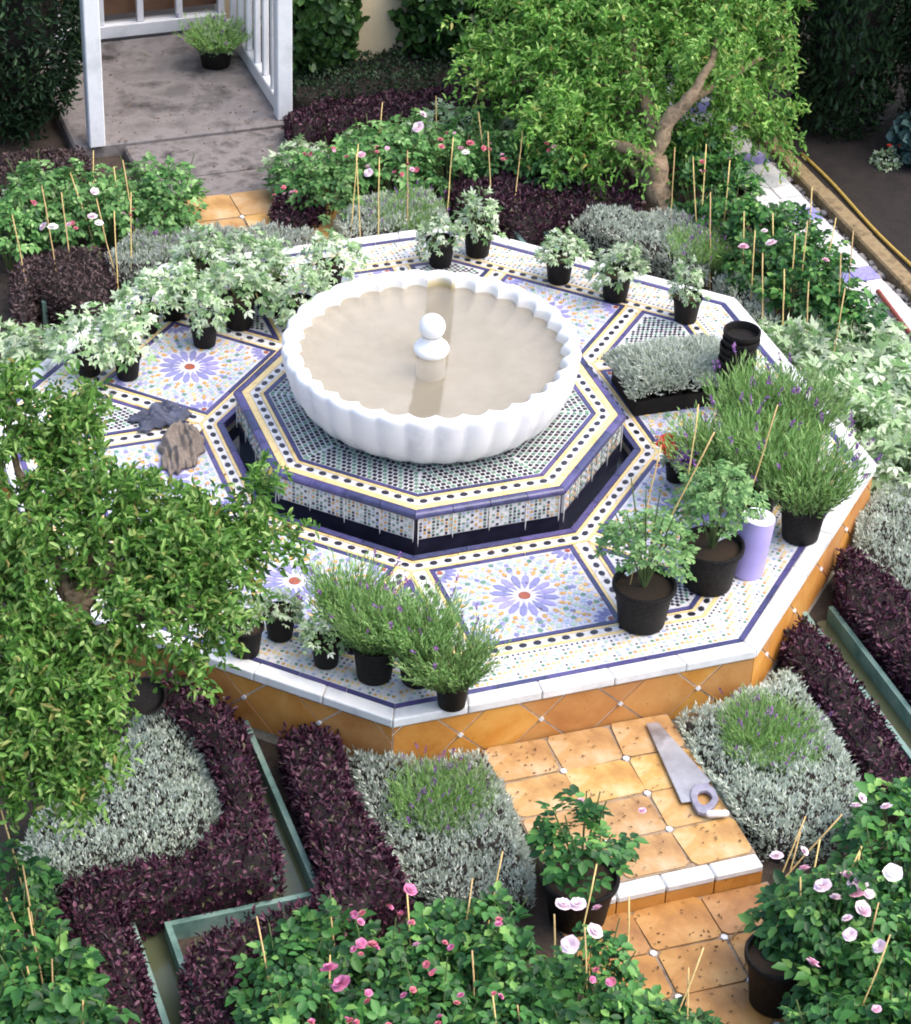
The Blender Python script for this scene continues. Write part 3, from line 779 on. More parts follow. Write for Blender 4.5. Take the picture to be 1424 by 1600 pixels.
SZ = -.17
bed('silver_groundcover','silver-grey shrubby ground cover left of the front path, lavender in its middle','ground cover',
    [(525,1158),(600,1172),(690,1180),(758,1158),(792,1215),(842,1350),(838,1400),(720,1418),(640,1385),(592,1310),(548,1210)], SZ, 'leaf_silver', 'silver', seed=1)
bed('silver_groundcover','silver-grey ground cover to the right of the front path, beside the saw','ground cover',
    [(1048,1108),(1120,1098),(1190,1060),(1222,1028),(1262,1062),(1352,1212),(1345,1300),(1215,1320),(1160,1280),(1090,1185)], SZ, 'leaf_silver', 'silver', seed=2)
bed('silver_groundcover','silver-grey ground cover under the left tree, next to the purple hedge','ground cover',
    [(215,1100),(285,1098),(318,1170),(356,1272),(310,1335),(60,1382),(20,1330),(60,1250),(170,1190)], SZ-.02, 'leaf_silver', 'silver', seed=3)
bed('silver_groundcover','silver ground cover outside the right corner of the platform','ground cover',
    [(1345,770),(1424,745),(1500,780),(1500,1000),(1424,960),(1390,905),(1330,845)], SZ, 'leaf_silver', 'silver', seed=4)
bed('silver_groundcover','silver ground cover along the platform edge behind the nested pots','ground cover',
    [(1105,425),(1160,420),(1200,455),(1225,500),(1185,520),(1150,465)], -.13, 'leaf_silver', 'silver', seed=5)
bed('silver_groundcover','silver ground cover behind the bowl left of the back pots','ground cover',
    [(515,335),(560,305),(640,290),(690,300),(705,345),(640,362),(545,378)], -.14, 'leaf_silver', 'silver', seed=6)
bed('silver_groundcover','greyish ground cover round the pomegranate trunk','ground cover',
    [(880,345),(930,318),(1010,325),(1100,322),(1125,370),(1110,425),(1060,412),(960,372)], -.15, 'leaf_silver', 'silver', seed=7)
bed('silver_groundcover','pale ground cover at the back left behind the row of pots','ground cover',
    [(160,395),(200,360),(290,345),(390,345),(470,352),(520,372),(480,400),(300,420),(170,430)], -.13, 'leaf_silver', 'silver', seed=8)
PZ = -.12
bed('purple_hedge','dark purple hedge left of the zigzag channel','hedge',
    [(215,1040),(300,1058),(380,1108),(397,1160),(422,1260),(450,1345),(436,1368),(200,1416),(228,1480),(262,1640),(150,1640),(85,1400),(110,1355),(300,1322),(350,1258),(312,1150),(240,1090)], PZ, 'leaf_purple', 'purple', seed=1)
bed('purple_hedge','dark purple hedge between the zigzag channel and the silver ground cover','hedge',
    [(426,1128),(474,1118),(532,1125),(552,1215),(600,1300),(655,1382),(590,1420),(480,1460),(380,1500),(385,1640),(285,1640),(278,1500),(300,1454),(484,1396),(494,1350),(468,1260)], PZ, 'leaf_purple', 'purple', seed=2)
bed('purple_hedge','dark purple hedge beyond the right channel, below the platform corner','hedge',
    [(1305,850),(1345,850),(1424,920),(1500,1000),(1510,1200),(1446,1090),(1394,1022),(1308,925)], PZ-.02, 'leaf_purple', 'purple', seed=3)
bed('purple_hedge','dark purple hedge between the right channel and the silver bed','hedge',
    [(1212,1000),(1268,950),(1308,1002),(1404,1150),(1470,1260),(1424,1262),(1355,1205),(1260,1058)], PZ-.04, 'leaf_purple', 'purple', seed=4)
bed('purple_hedge','dark purple planting behind the pots left of the pomegranate trunk','hedge',
    [(690,285),(760,262),(860,262),(1000,275),(1010,325),(930,318),(880,342),(830,360),(790,345),(700,310)], -.12, 'leaf_purple', 'purple', seed=5)
bed('purple_hedge','long dark purple planting under the ivy at the back','hedge',
    [(440,175),(500,150),(640,140),(760,120),(880,120),(880,170),(760,165),(640,180),(520,205),(450,215)], -.12, 'leaf_purple', 'purple', seed=6)
bed('purple_hedge','small purplish clump beside the terracotta at the back path','hedge',
    [(418,320),(440,292),(500,285),(515,325),(480,345),(430,350)], -.14, 'leaf_purple', 'purple', seed=7)
bed('brown_hedge','dull brownish hedge round the turquoise channel end at far left','hedge',
    [(10,420),(60,385),(165,375),(185,440),(175,500),(110,470),(60,452),(50,500),(20,520)], -.13, 'leaf_brownpurple', 'purple', seed=8)
bed('brown_hedge','dull purplish planting in the top left corner under the evergreens','hedge',
    [(-60,260),(0,235),(130,225),(150,255),(100,280),(0,290)], -.14, 'leaf_brownpurple', 'purple', seed=9)

bed('shade_groundcover','nearly black leafy carpet standing in for the shade under the climbers at the top','ground cover',
    [(448,150),(450,95),(560,80),(720,60),(900,60),(900,120),(760,118),(640,138),(500,148)], -.2, 'leaf_dark', 'purple', .6, seed=12)  # dark leaves added to give the black shade under the climbers
# ---------------------------------------------------------------- plants
def dome(n, r, h, shell=.6):
    "points in an upper dome, most of them near its surface; also returns outward direction"
    d = rdir(n); d[:, 2] = np.abs(d[:, 2])*1.0-.12
    k = shell+(1-shell)*rng.random(n)**.6
    return d*k[:, None]*[r, r, h], unit(d/[r, r, h])
def lavender_mesh(n, r, h, flowers, name):
    lb = LB(); a = rng.uniform(0, 2*np.pi, n); q = np.sqrt(rng.random(n))
    lean = q*.75; base = np.column_stack([np.cos(a)*q*r*.55, np.sin(a)*q*r*.55, np.zeros(n)])
    D = unit(np.column_stack([np.cos(a)*lean, np.sin(a)*lean, np.ones(n)*1.])+rdir(n)*.12)
    L = h*rng.uniform(.7, 1.05, n)/np.maximum(D[:, 2], .5)*(1-.25*q)
    for i in range(13):                                     # needles up every shoot
        t = .10+.90*i/12
        P = base+D*(L*t)[:, None]; dd = unit(D+rdir(n)*.55); lb.add(P, dd, rdir(n), rng.uniform(.024, .046, n), .0065, T_BLADE, 0)
    lb.add(base, D, rdir(n), L, .005, T_BLADE, 1)
    m = int(n*flowers)
    for i in range(m):
        tip = base[i]+D[i]*L[i]; d = unit(D[i]+rng.normal(size=3)*.15); ln = rng.uniform(.03, .07)
        lb.add([tip], [d], rdir(1), ln, .004, T_BLADE, 1)
        top = tip+d*ln; k = 14
        P = top+d*np.linspace(-.004, .026, k)[:, None]; lb.add(P, unit(rdir(k)+d*.8), rdir(k), .012, .008, T_BLADE, 2)
    return lb.mesh(name, ['leaf_lavender', 'stem_green', 'spike_violet'])
LAV = [lavender_mesh(300, .16, .25, .03, 'foliage'), lavender_mesh(290, .17, .24, .05, 'foliage'), lavender_mesh(330, .15, .28, .03, 'foliage')]
def mint_mesh(n, r, h, name):
    lb = LB(); P, O = dome(n, r, h, .45); P[:, 2] += h*.25
    P += np.column_stack([lump(P[:, 0], P[:, 1], 22, r*40)*.045, lump(P[:, 1], P[:, 2], 24, r*60)*.045, lump(P[:, 0], P[:, 1], 27, r*50)*.05])
    D = unit(O*[1, 1, .5]+rdir(n)*.6+[0, 0, -.1]); U = unit(O+rdir(n)*.35+[0, 0, .6])
    s = rng.uniform(.022, .056, n); lb.add(P, D, U, s, s*rng.uniform(.7, 1.05, n), T_LOBED, 0)
    m = 10; a = rng.uniform(0, 2*np.pi, m)
    lb.add(np.zeros((m, 3)), np.column_stack([np.cos(a)*.6, np.sin(a)*.6, np.ones(m)]), rdir(m), h*.9, .008, T_BLADE, 1)
    return lb.mesh(name, ['leaf_mint', 'stem_green'])
MINT = [mint_mesh(250, .15, .16, 'foliage'), mint_mesh(190, .13, .20, 'foliage'), mint_mesh(280, .17, .14, 'foliage')]
def rose_mesh(n, r, h, name, leaf='leaf_rose', size=.115):
    lb = LB(); st = MB(); ns = 9
    tips = []
    for i in range(ns):
        a = 2*math.pi*i/ns+rng.uniform(-.3, .3); q = rng.uniform(.3, .9)*r
        tip = np.array([math.cos(a)*q, math.sin(a)*q, h*rng.uniform(.7, 1.)]); tips.append(tip)
        st.tube([(0,0,0), tip*[.45,.45,.5], tip], [.005,.004,.0025], 5)
    P, O = dome(n, r, h*.62, .5); P[:, 2] += h*.40
    P += np.column_stack([lump(P[:, 0], P[:, 1], 17, r)*.03, lump(P[:, 1], P[:, 2], 19, h)*.03, lump(P[:, 0], P[:, 1], 15, 2)*.06])
    D = unit(O*[1, 1, .25]+rdir(n)*.7); U = unit(O*.5+rdir(n)*.35+[0, 0, 1.])
    s = size*rng.uniform(.65, 1.15, n); lb.add(P-D*(s*.4)[:, None], D, U, s, s, T_ROSE, 0)
    return lb.mesh(name, leaf), st.mesh('stems', 'stem_green')
ROSE = [rose_mesh(120, .20, .46, 'foliage'), rose_mesh(105, .19, .50, 'foliage'), rose_mesh(125, .22, .44, 'foliage'), rose_mesh(95, .18, .52, 'foliage')]
ROSE_F = [rose_mesh(125, .20, .46, 'foliage', 'leaf_rose_light', .10), rose_mesh(110, .19, .50, 'foliage', 'leaf_rose_light', .10), rose_mesh(130, .22, .44, 'foliage', 'leaf_rose_light', .10), rose_mesh(105, .18, .50, 'foliage', 'leaf_rose_light', .10)]
ROSE_P = rose_mesh(85, .17, .36, 'foliage', size=.095)
ROSE_S = rose_mesh(330, .16, .44, 'foliage', 'leaf_feathery', size=.050)
def flower_mesh(m, r=.027):
    b = MB()
    for ring, (n, rad, tilt, hgt) in enumerate(((5, 1., .35, 0), (5, .72, .75, .006), (4, .45, 1.1, .010), (3, .22, 1.3, .012))):
        for i in range(n):
            a = 2*math.pi*(i+ring*.5)/n+rng.uniform(-.15, .15); L = r*rad*1.0; wd = r*rad*.72
            vs = []
            for v in (0, .5, 1):
                for u in (-1, 0, 1):
                    ww = wd*u*(.35+.9*v-.35*v*v); rr = L*(v*math.cos(tilt*(1-.35*v))); zz = hgt+L*v*math.sin(tilt)*(1.15-.25*v)+.10*L*abs(u)*v
                    rr -= .12*L*abs(u)*v; vs.append((rr*math.cos(a)-ww*math.sin(a), rr*math.sin(a)+ww*math.cos(a), zz))
            b.add(vs, [[0,1,4,3],[1,2,5,4],[3,4,7,6],[4,5,8,7]])
    return b.mesh('flower', m, True)
FL = {k: flower_mesh('petal_'+k) for k in ('pink','pale','magenta','white','coral','red','violet')}
bud = MB(); bud.lathe([(.002,-.006),(.009,0),(.011,.008),(.007,.018),(.001,.024)], 8); BUD = {k: bud.mesh('bud', 'petal_'+k, True) for k in ('coral','pink','magenta')}

# pots
def pot_mesh(sx=1.):
    b = MB(); b.lathe([(.02,0),(.74,0),(.77,.03),(.97,1.66),(1.06,1.67),(1.075,1.72),(1.075,1.86),(1.05,1.89),(.98,1.88),(.95,1.78),(.92,1.5),(.02,1.5)], 36)
    return b.mesh('pot', 'black_plastic', 40)
POT = pot_mesh(); sb = MB(); sb.lathe([(.001,1.70),(.3,1.69),(.7,1.66),(.955,1.64)], 28); SOIL = sb.mesh('soil', 'pot_soil', True)
tg = MB(); tg.box((0,0,.5), (.16,.02,1.)); TAG = tg.mesh('plant_tag', 'white_plastic')
def pot_children(e, r, hscale=1.):
    o = link('pot', POT, e); o.scale = (r, r, r*hscale); s = link('soil', SOIL, e); s.scale = (r, r, r*hscale); return 1.66*r*hscale
def potted(px, py, wpx, label, kind, var=0, crown=1., group=None, z=.003, hs=1., cz=0, tilt=None):
    p = at(px, py, z); r = wpx/2*depth(p)/FPX/1.03
    e = empty('potted_'+{'mint':'foliage_plant','lav':'lavender','rose':'rose','rose2':'rose'}[kind], p, label, 'potted plant', group, rng.uniform(0, 6.28))
    zt = pot_children(e, r, hs)
    if kind == 'mint': f = link('foliage', MINT[var % 3], e); f.location = (0,0,zt+cz)
    elif kind == 'lav': f = link('foliage', LAV[var % 3], e); f.location = (0,0,zt-.01+cz)
    else:
        R_ = ROSE_S if kind == 'rose' else ROSE_P
        f = link('foliage', R_[0], e); f.location = (0,0,zt-.01); s = link('stems', R_[1], e); s.location = (0,0,zt-.01); s.scale = (crown,)*3
    f.scale = (crown*rng.uniform(.85,1.15), crown*rng.uniform(.85,1.15), crown*rng.uniform(.85,1.2)); f.rotation_euler = ((rng.normal()*.12, rng.normal()*.12, rng.uniform(0,6)) if kind == 'mint' else (rng.normal()*.05, rng.normal()*.05, rng.uniform(0,6)))
    if tilt: e.rotation_euler = tilt
    return e, r, zt
# --- pale pots along the back edge
for px, py, wd, v, cr, lab in (
    (688,412,46,0,.74,'pale green potted plant just behind the bowl rim, left of the pair'),
    (746,396,48,1,.85,'pale green potted plant on the back edge, right of the pair behind the bowl'),
    (873,438,46,2,.72,'pale green potted plant alone on the back edge left of the trunk'),
    (961,465,50,0,.82,'pale green potted plant on the back edge in front of the pomegranate trunk'),
    (1071,499,46,1,.72,'pale green potted plant standing on the checkered corner near the nested pots'),
    (320,537,46,1,.80,'pale potted plant nearest the left rosette, in front of the others'),
    (374,508,54,2,.95,'pale potted plant in the left group beside the front one'),
    (232,516,40,0,.95,'pale potted plant at the left end of the left group'),
    (272,494,46,2,.95,'pale potted plant second from the left end of the left group'),
    (425,486,50,1,1.0,'bushy pale potted plant in the left group near the bowl'),
    (468,506,46,0,.85,'pale potted plant touching the left side of the bowl'),
    (516,448,44,2,.90,'pale potted plant behind the left rim of the bowl'),
    (390,452,46,0,1.0,'pale potted plant at the back of the left group'),
    (312,452,46,1,1.0,'pale potted plant behind the front one in the left group'),
    (200,588,44,1,.95,'pale potted plant at the left corner beside the rosette panel'),
    (140,582,46,2,1.0,'pale potted plant at the far left edge above the tree'),
    (384,1018,58,1,.62,'pale potted plant half under the left tree at the front edge'),
    (438,993,52,0,.62,'pale potted plant behind the one under the left tree'),
    (510,1036,50,2,.62,'small grey-green potted plant left of the potted lavenders')):
    potted(px, py, wd, lab, 'mint', v, cr, 'pale foliage plants in black pots')
# --- lavenders in pots
for px, py, wd, v, cr, lab in (
    (585,1056,72,0,.80,'large potted lavender at the front edge, left of three'),
    (652,1062,66,2,.82,'potted lavender at the front edge, middle of three'),
    (706,1100,58,2,.82,'potted lavender leaning over the front edge, right of three'),
    (548,1004,56,1,.8,'potted lavender behind the large one at the front edge'),
    (1250,838,76,1,1.1,'big potted lavender at the right edge beside the lilac roll'),
    (1180,800,70,0,1.15,'potted lavender behind the lilac roll'),
    (1232,742,70,2,1.0,'tall potted lavender at the right corner of the platform'),
    (1165,722,70,1,1.05,'flowering potted lavender behind the rose pots'),
    (1112,772,60,0,1.0,'potted lavender left of the flowering ones behind the rose pots')):
    potted(px, py, wd, lab, 'lav', v, cr, 'lavenders in black pots')
# --- two roses in large pots with tags and canes
def stake_mesh(L, r=.0028):
    b = MB(); k = 6; b.tube([(rng.normal()*.0012, rng.normal()*.0012, L*i/k) for i in range(k+1)], [r*(1.18 if i % 2 else 1) for i in range(k+1)], 6); return b
def cane(p0, p1, parent=None, name='cane'):
    p0, p1 = Vector(p0), Vector(p1); b = stake_mesh((p1-p0).length); me = b.mesh(name, 'bamboo', True)
    o = link(name, me); o.matrix_basis = Matrix.Translation(p0) @ (p1-p0).to_track_quat('Z', 'Y').to_matrix().to_4x4()
    if parent is not None: setparent(o, parent, True)
    return o
for px, py, wd, lab, canes, tagp in (
    (1002,972,97,'rose in a large black pot with a white tag, nearest the front',(((984,915),(1034,695)),((998,905),(1117,675)),),(992,888)),
    (1106,912,98,'rose in a large black pot with a white tag, beside the lilac roll',(((1152,835),(1215,632)),((1062,845),(1092,632))),(1130,836))):
    e, r, zt = potted(px, py, wd, lab, 'rose', 0, 1., 'roses in large black pots', hs=.86)
    for (b0, b1) in canes:
        B = at(*b0, zt); cane(B, atd(*b1, depth(B)-.10), e)
    o = link('plant_tag', TAG); q = at(tagp[0]-14, tagp[1]+10, zt+.02); q2 = atd(tagp[0]+30, tagp[1]-14, depth(q)+.02)
    v = Vector(q2)-Vector(q); o.matrix_basis = Matrix.Translation(Vector(q)) @ v.to_track_quat('Z', 'Y').to_matrix().to_4x4() @ Matrix.Diagonal((.13,.13,v.length,1)); setparent(o, e, True)
# --- red and violet bedding plant
e, r, zt = potted(1056, 748, 40, 'small potted plant with bright red and dark violet flowers beside the trough', 'mint', 1, .5)
e.name = 'flowering_pot'
for i in range(18):
    c = 'red' if i < 9 else 'violet'; q = at(1040+rng.uniform(-8,14) if c == 'red' else 1068+rng.uniform(-12,16), (697 if c == 'red' else 712)+rng.uniform(-10,14), .22)
    o = link('flower', FL[c]); o.location = q; o.rotation_euler = (rng.normal()*.4, rng.normal()*.4, rng.uniform(0,6)); o.scale = (1.25,)*3; setparent(o, e, True)

# --- tray of silver plants
tc_ = at(1052, 612, 0); tray = empty('plant_tray', tc_, 'black nursery tray packed with silver-grey plants', 'plant tray', None, R(-2))
b = MB(); X, Y, H = .235, .15, .075
for (x0,y0,x1,y1) in ((-X,-Y,X,-Y+.012),(-X,Y-.012,X,Y),(-X,-Y+.0125,-X+.012,Y-.0125),(X-.012,-Y+.0125,X,Y-.0125)): b.prism([(x0,y0),(x1,y0),(x1,y1),(x0,y1)], 0, H, 0, True)
b.prism([(-X+.013,-Y+.013),(X-.013,-Y+.013),(X-.013,Y-.013),(-X+.013,Y-.013)], .003, .012); ty_ = b.build('tray', 'black_plastic', tray)
for i in range(6):
    for j in range(4):
        c = MB(); c.lathe([(.015,0),(.026,0),(.034,.085),(.030,.085),(.030,.078),(.002,.078)], 12); o = c.build('cell', 'black_plastic', ty_, smooth=40); o.location = (-X+.05+i*.0735, -Y+.045+j*.07, .013)
lb = LB(); n = 5200; P = rng.uniform([-X-.03,-Y-.03], [X+.03,Y+.03], (n, 2)); f = np.clip(1-(np.abs(P[:,0])/(X+.035))**4, 0, 1)*np.clip(1-(np.abs(P[:,1])/(Y+.035))**4, 0, 1)
z = .09+.10*np.sqrt(f)*rng.uniform(.35,1.,n)**.5+lump(P[:,0],P[:,1],36,2)*.012; Q = np.column_stack([P, z]); out = np.column_stack([P/[X,Y]*.5, np.zeros(n)])
for _ in range(2): lb.add(Q, unit(rdir(n)*.55+out+[0,0,.8]), rdir(n), rng.uniform(.022,.04,n), .007, T_BLADE)
lb.build('foliage', 'leaf_silver', tray)
# --- nested empty pots
for i in range(7):
    p = at(1143, 632, 0); r = .076
    o = link('plant_pot', POT); o.scale = (r, r, r*1.18); o.location = (p[0]+rng.normal()*.001+i*.002, p[1], .003+i*.034); o.rotation_euler = (rng.normal()*.01, .01, i)
    tag(o, ['bottom','second from the bottom','third from the bottom','middle','third from the top','second from the top','topmost'][i]+' empty black pot of the nested stack beside the silver tray', 'plant pot', 'nested empty pots')
# --- lilac roll
p = at(1166, 893, 0); ro = empty('paper_roll', p, 'lilac paper roll with a white end standing beside the large rose pots', 'paper roll')
b = MB(); b.lathe([(.022,.002),(.066,.002),(.067,.006),(.0655,.264),(.064,.268)], 40); b.build('paper', 'lilac_paper', ro, smooth=40)
b = MB(); b.lathe([(.064,.268),(.045,.2665),(.024,.268),(.022,.267),(.022,.003)], 40); o = b.build('core', 'white_plastic', ro, smooth=40); ro.rotation_euler = (R(2), R(5), 0)
# --- sack and cloth
def cloth(name, p, sx, sy, sz, m, label, cat, seed):
    N1, N2 = 64, 48; vs = []; fs = []
    for i in range(N1):
        for j in range(N2):
            u, v = -1+2*i/(N1-1), -1+2*j/(N2-1)
            x = u*(1+.16*math.sin(v*4+seed)+.07*math.sin(v*11+seed*2)); y = v*(1+.18*math.sin(u*3.4+seed*1.7)+.06*math.sin(u*13))
            fall = max(0, 1-(u*u)**1.6)*max(0, 1-(v*v)**1.6)
            fold = 1-abs(math.sin(u*3.1+v*1.2+seed+.7*math.sin(v*4+seed)))+.55*(1-abs(math.sin(v*5.3-u*2.1+seed*2+.5*math.sin(u*6))))+.25*(1-abs(math.sin(u*11+v*7+seed)))
            vs.append((x*sx, y*sy, .002+fall**.6*(.25+.75*fold*.62)*sz+.004*(1+math.sin(u*17+v*9))))
    for i in range(N1-1):
        for j in range(N2-1): fs.append([i*N2+j, (i+1)*N2+j, (i+1)*N2+j+1, i*N2+j+1])
    b = MB(); b.add(vs, fs); o = b.build(name, m, smooth=True); o.modifiers.new('thickness','SOLIDIFY').thickness = .003
    o.location = p; tag(o, label, cat); return o
o = cloth('crumpled_sack', at(284, 702, .004), .085, .17, .075, 'sackcloth', 'crumpled grey-brown sack lying on the platform beside the left tree', 'sack', 1.3); o.rotation_euler = (0,0,-.35)
o = cloth('folded_cloth', at(250, 655, .004), .11, .075, .06, 'slate_cloth', 'bunched slate-blue cloth lying above the grey-brown sack', 'cloth', 4.1); o.rotation_euler = (0,0,.3)

# --- hand saw on the path
zt = -.219
tip, heel_t, heel_b, tip2 = at(1010,1134,zt), at(1110,1224,zt), at(1066,1258,zt), at(1028,1132,zt)
saw = empty('hand_saw', (at(1080,1210,zt)), 'hand saw with a wide steel blade lying on the terracotta path', 'saw')
b = MB(); b.prism([tuple(q[:2]) for q in (tip, heel_b, at(1080,1256,zt), heel_t, tip2)], zt+.010, zt+.0125, 0, True); b.build('blade', 'steel', saw, True)
teeth = MB(); a0, a1 = np.array(tip[:2]), np.array(heel_b[:2]); e_ = (a1-a0); ln_ = np.linalg.norm(e_); e_ /= ln_; nn = np.array([e_[1], -e_[0]])
if nn @ (np.array(heel_t[:2])-a0) > 0: nn = -nn
k = 60
for i in range(k):
    q = a0+e_*ln_*i/k; r_ = a0+e_*ln_*(i+.9)/k; s_ = (q+r_)/2+nn*.004
    teeth.prism([tuple(q), tuple(r_), tuple(s_)], zt+.0103, zt+.0122, 0, True)
o = teeth.build('teeth', 'steel', saw, True); o['kind'] = 'stuff'
oh_ = [(1086,1231),(1104,1229),(1117,1239),(1123,1254),(1115,1267),(1101,1278),(1090,1275),(1082,1263),(1078,1249),(1080,1238)]
ih_ = [(1101+(x-1101)*.52, 1252+(y-1252)*.46) for x, y in oh_]; b = MB(); N_ = len(oh_)
vv = [(*at(x, y, zt)[:2], zt+h) for h in (.003,.021) for ring_ in (oh_, ih_) for x, y in ring_]
ff = []
for i in range(N_):
    j = (i+1) % N_; ff += [[2*N_+i,2*N_+j,3*N_+j,3*N_+i],[i,j,N_+j,N_+i],[i,j,2*N_+j,2*N_+i],[N_+i,N_+j,3*N_+j,3*N_+i]]
b.add(vv, ff); o = b.build('handle', 'grey_plastic', saw, True); bv = o.modifiers.new('b','BEVEL'); bv.width = .004; bv.segments = 2
b = MB(); b.tube([at(1103,1272,zt+.018), at(1108,1272,zt+.018), at(1134,1271,zt+.018), at(1139,1271,zt+.018)], [.008,.014,.014,.009], 12); b.build('grip', 'white_plastic', saw, True, True)

# ---------------------------------------------------------------- lavender clumps in the silver beds
for i, (px, py, s, lab) in enumerate((
    (692,1250,1.05,'flowering lavender clump in the silver bed left of the front path'),
    (1205,1150,1.05,'lavender clump in the silver bed right of the front path'),
    (635,335,1.0,'violet-flowered lavender clump in the silver bed behind the bowl'),
    (1100,385,1.0,'lavender clump to the right of the pomegranate trunk'),
    (245,385,.9,'lavender clump at the back left behind the row of pots'))):
    g = empty('lavender_clump', (*at(px, py, -.17)[:2], ZG), lab, 'lavender', 'lavender clumps in the beds')
    for j in range(4):
        o = link('foliage', LAV[(i+j) % 3], g); o.location = (.075*math.cos(j*1.57+.4)*s, .075*math.sin(j*1.57+.4)*s, .02); o.scale = (.62*s,.62*s,.80*s); o.rotation_euler = (0,0,j*1.9)
# pale plants in the beds
mm_ = [(1215,545,1.1),(1268,560,1.2),(1322,545,1.1),(1245,600,1.2),(1300,610,1.2),(1362,590,1.25),(1412,560,1.2),(1350,650,1.2),(1405,640,1.2),(1420,705,1.1),(1370,700,1.0),(1180,505,.9),(1395,520,1.0),(1450,600,1.1),(1440,670,1.1),(1280,505,.9),(1240,510,.9),(1340,505,.9)]
rk = rank(mm_)
for i, (px, py, s) in enumerate(mm_):
    g = empty('pale_foliage_plant', (*at(px, py, -.08)[:2], ZG), '%s pale leafy plant from the left, %s row of the mass right of the platform' % rk[i][::-1], 'foliage plant', 'pale plants massed right of the platform', rng.uniform(0,6))
    o = link('foliage', MINT[i % 3], g); o.location = (0,0,.04); o.scale = (s*rng.uniform(1.05,1.4), s*rng.uniform(1.05,1.4), s*rng.uniform(.9,1.35)); o.rotation_euler = (rng.normal()*.15, rng.normal()*.15, 0)
m2_ = [(60,545,1.1),(110,530,1.1),(10,520,1.0),(95,590,1.1),(30,590,1.0),(160,520,.9)]; rk = rank(m2_)
for i, (px, py, s) in enumerate(m2_):
    g = empty('pale_foliage_plant', (*at(px, py, -.08)[:2], ZG), '%s pale leafy plant from the left, %s row outside the left platform edge' % rk[i][::-1], 'foliage plant', 'pale plants at the left edge', rng.uniform(0,6))
    o = link('foliage', MINT[(i+1) % 3], g); o.location = (0,0,.04); o.scale = (s*1.2,)*3
m3_ = [(450,235,.9),(480,205,.8),(700,150,.8),(740,185,.9),(790,165,.8),(650,175,.7),(30,285,.9),(90,275,.9),(200,262,.8),(560,195,.7),(820,190,.8)]
fl_ = rank([m for m in m3_ if m[0] < 300], 1); fr2_ = rank([m for m in m3_ if m[0] >= 300], 1); rk = []
for m in m3_: rk.append(fl_.pop(0) if m[0] < 300 else fr2_.pop(0))
for i, (px, py, s) in enumerate(m3_):
    lab = rk[i][1]+(' pale leafy plant from the left among the roses of the left back bed' if px < 300 else ' pale leafy plant from the left along the central back rose bed')
    g = empty('pale_foliage_plant', (*at(px, py, 0)[:2], ZG), lab, 'foliage plant', 'pale plants among the far roses', rng.uniform(0,6))
    o = link('foliage', MINT[(i+1) % 3], g); o.location = (0,0,.10); o.scale = (s*1.1,)*3

# ---------------------------------------------------------------- rose bushes
beds = {
 'front': ('rose bush with dark green leaves and pink buds in the front bed', 'roses of the front bed', [(448,1512),(520,1456),(600,1500),(682,1456),(490,1585),(585,1600),(690,1575),(775,1500),(800,1590),(885,1555),(935,1500),(985,1585),(748,1446),(870,1630),(425,1625),(1060,1620)]),
 'right': ('rose bush with pale pink roses in the lower right corner', 'roses of the lower right bed', [(1278,1420),(1335,1395),(1392,1350),(1335,1500),(1385,1460),(1345,1560),(1420,1550),(1415,1270),(1440,1420),(1310,1625),(1400,1620)]),
 'left': ('rose bush with dark leaves in the lower left corner', 'roses of the lower left bed', [(25,1450),(70,1530),(20,1590),(10,1360),(105,1600),(-30,1500)]),
 'farleft': ('rose bush among canes in the left back bed', 'roses of the left back bed', [(40,320),(110,330),(175,320),(245,315),(10,350),(215,285),(140,290),(60,290),(270,290)]),
 'back': ('rose bush with small pink blooms in the central back bed', 'roses of the central back bed', [(470,260),(540,255),(620,245),(700,245),(780,235),(850,215),(510,285),(660,215),(740,200),(870,255),(590,215)]),
 'farright': ('rose bush among bamboo canes right of the pomegranate', 'roses of the right back bed', [(1090,280),(1140,320),(1190,350),(1240,400),(1185,400),(1300,450),(1335,480),(1140,265),(1230,345),(1280,400),(1250,450),(1090,225)])}
BUSH = []
for key, (lab, grp, pts) in beds.items():
    rk = rank(pts)
    for i, (px, py) in enumerate(pts):
        lab = '%s rose bush from the left in the %s row of the %s' % (rk[i][1], rk[i][0], grp.replace('roses of the ',''))
        v = (i*3+len(key)) % 4; far = key in ('farleft','back','farright')
        s = (.85 if far else .9 if key == 'front' else .95)*rng.uniform(.92, 1.08)
        e = empty('rose_bush', (*at(px, py, .02 if not far else -.05)[:2], ZG), lab, 'rose bush', grp, rng.uniform(0, 6.28), s)
        RS_ = ROSE_F if key in ('farleft','back') else ROSE; link('foliage', RS_[v][0], e); link('stems', RS_[v][1], e); BUSH.append((key, e))
def bloom(px, py, c, s=1., z=.17, is_bud=False):
    q = at(px, py, z); e = min((b_[1] for b_ in BUSH), key=lambda o: (o.location.x-q[0])**2+(o.location.y-q[1])**2)
    o = link('bud' if is_bud else 'flower', (BUD if is_bud else FL)[c]); o.location = q; o.scale = (s,)*3
    o.rotation_euler = (rng.normal()*.35+.25, rng.normal()*.35, rng.uniform(0, 6.28)); setparent(o, e, True)
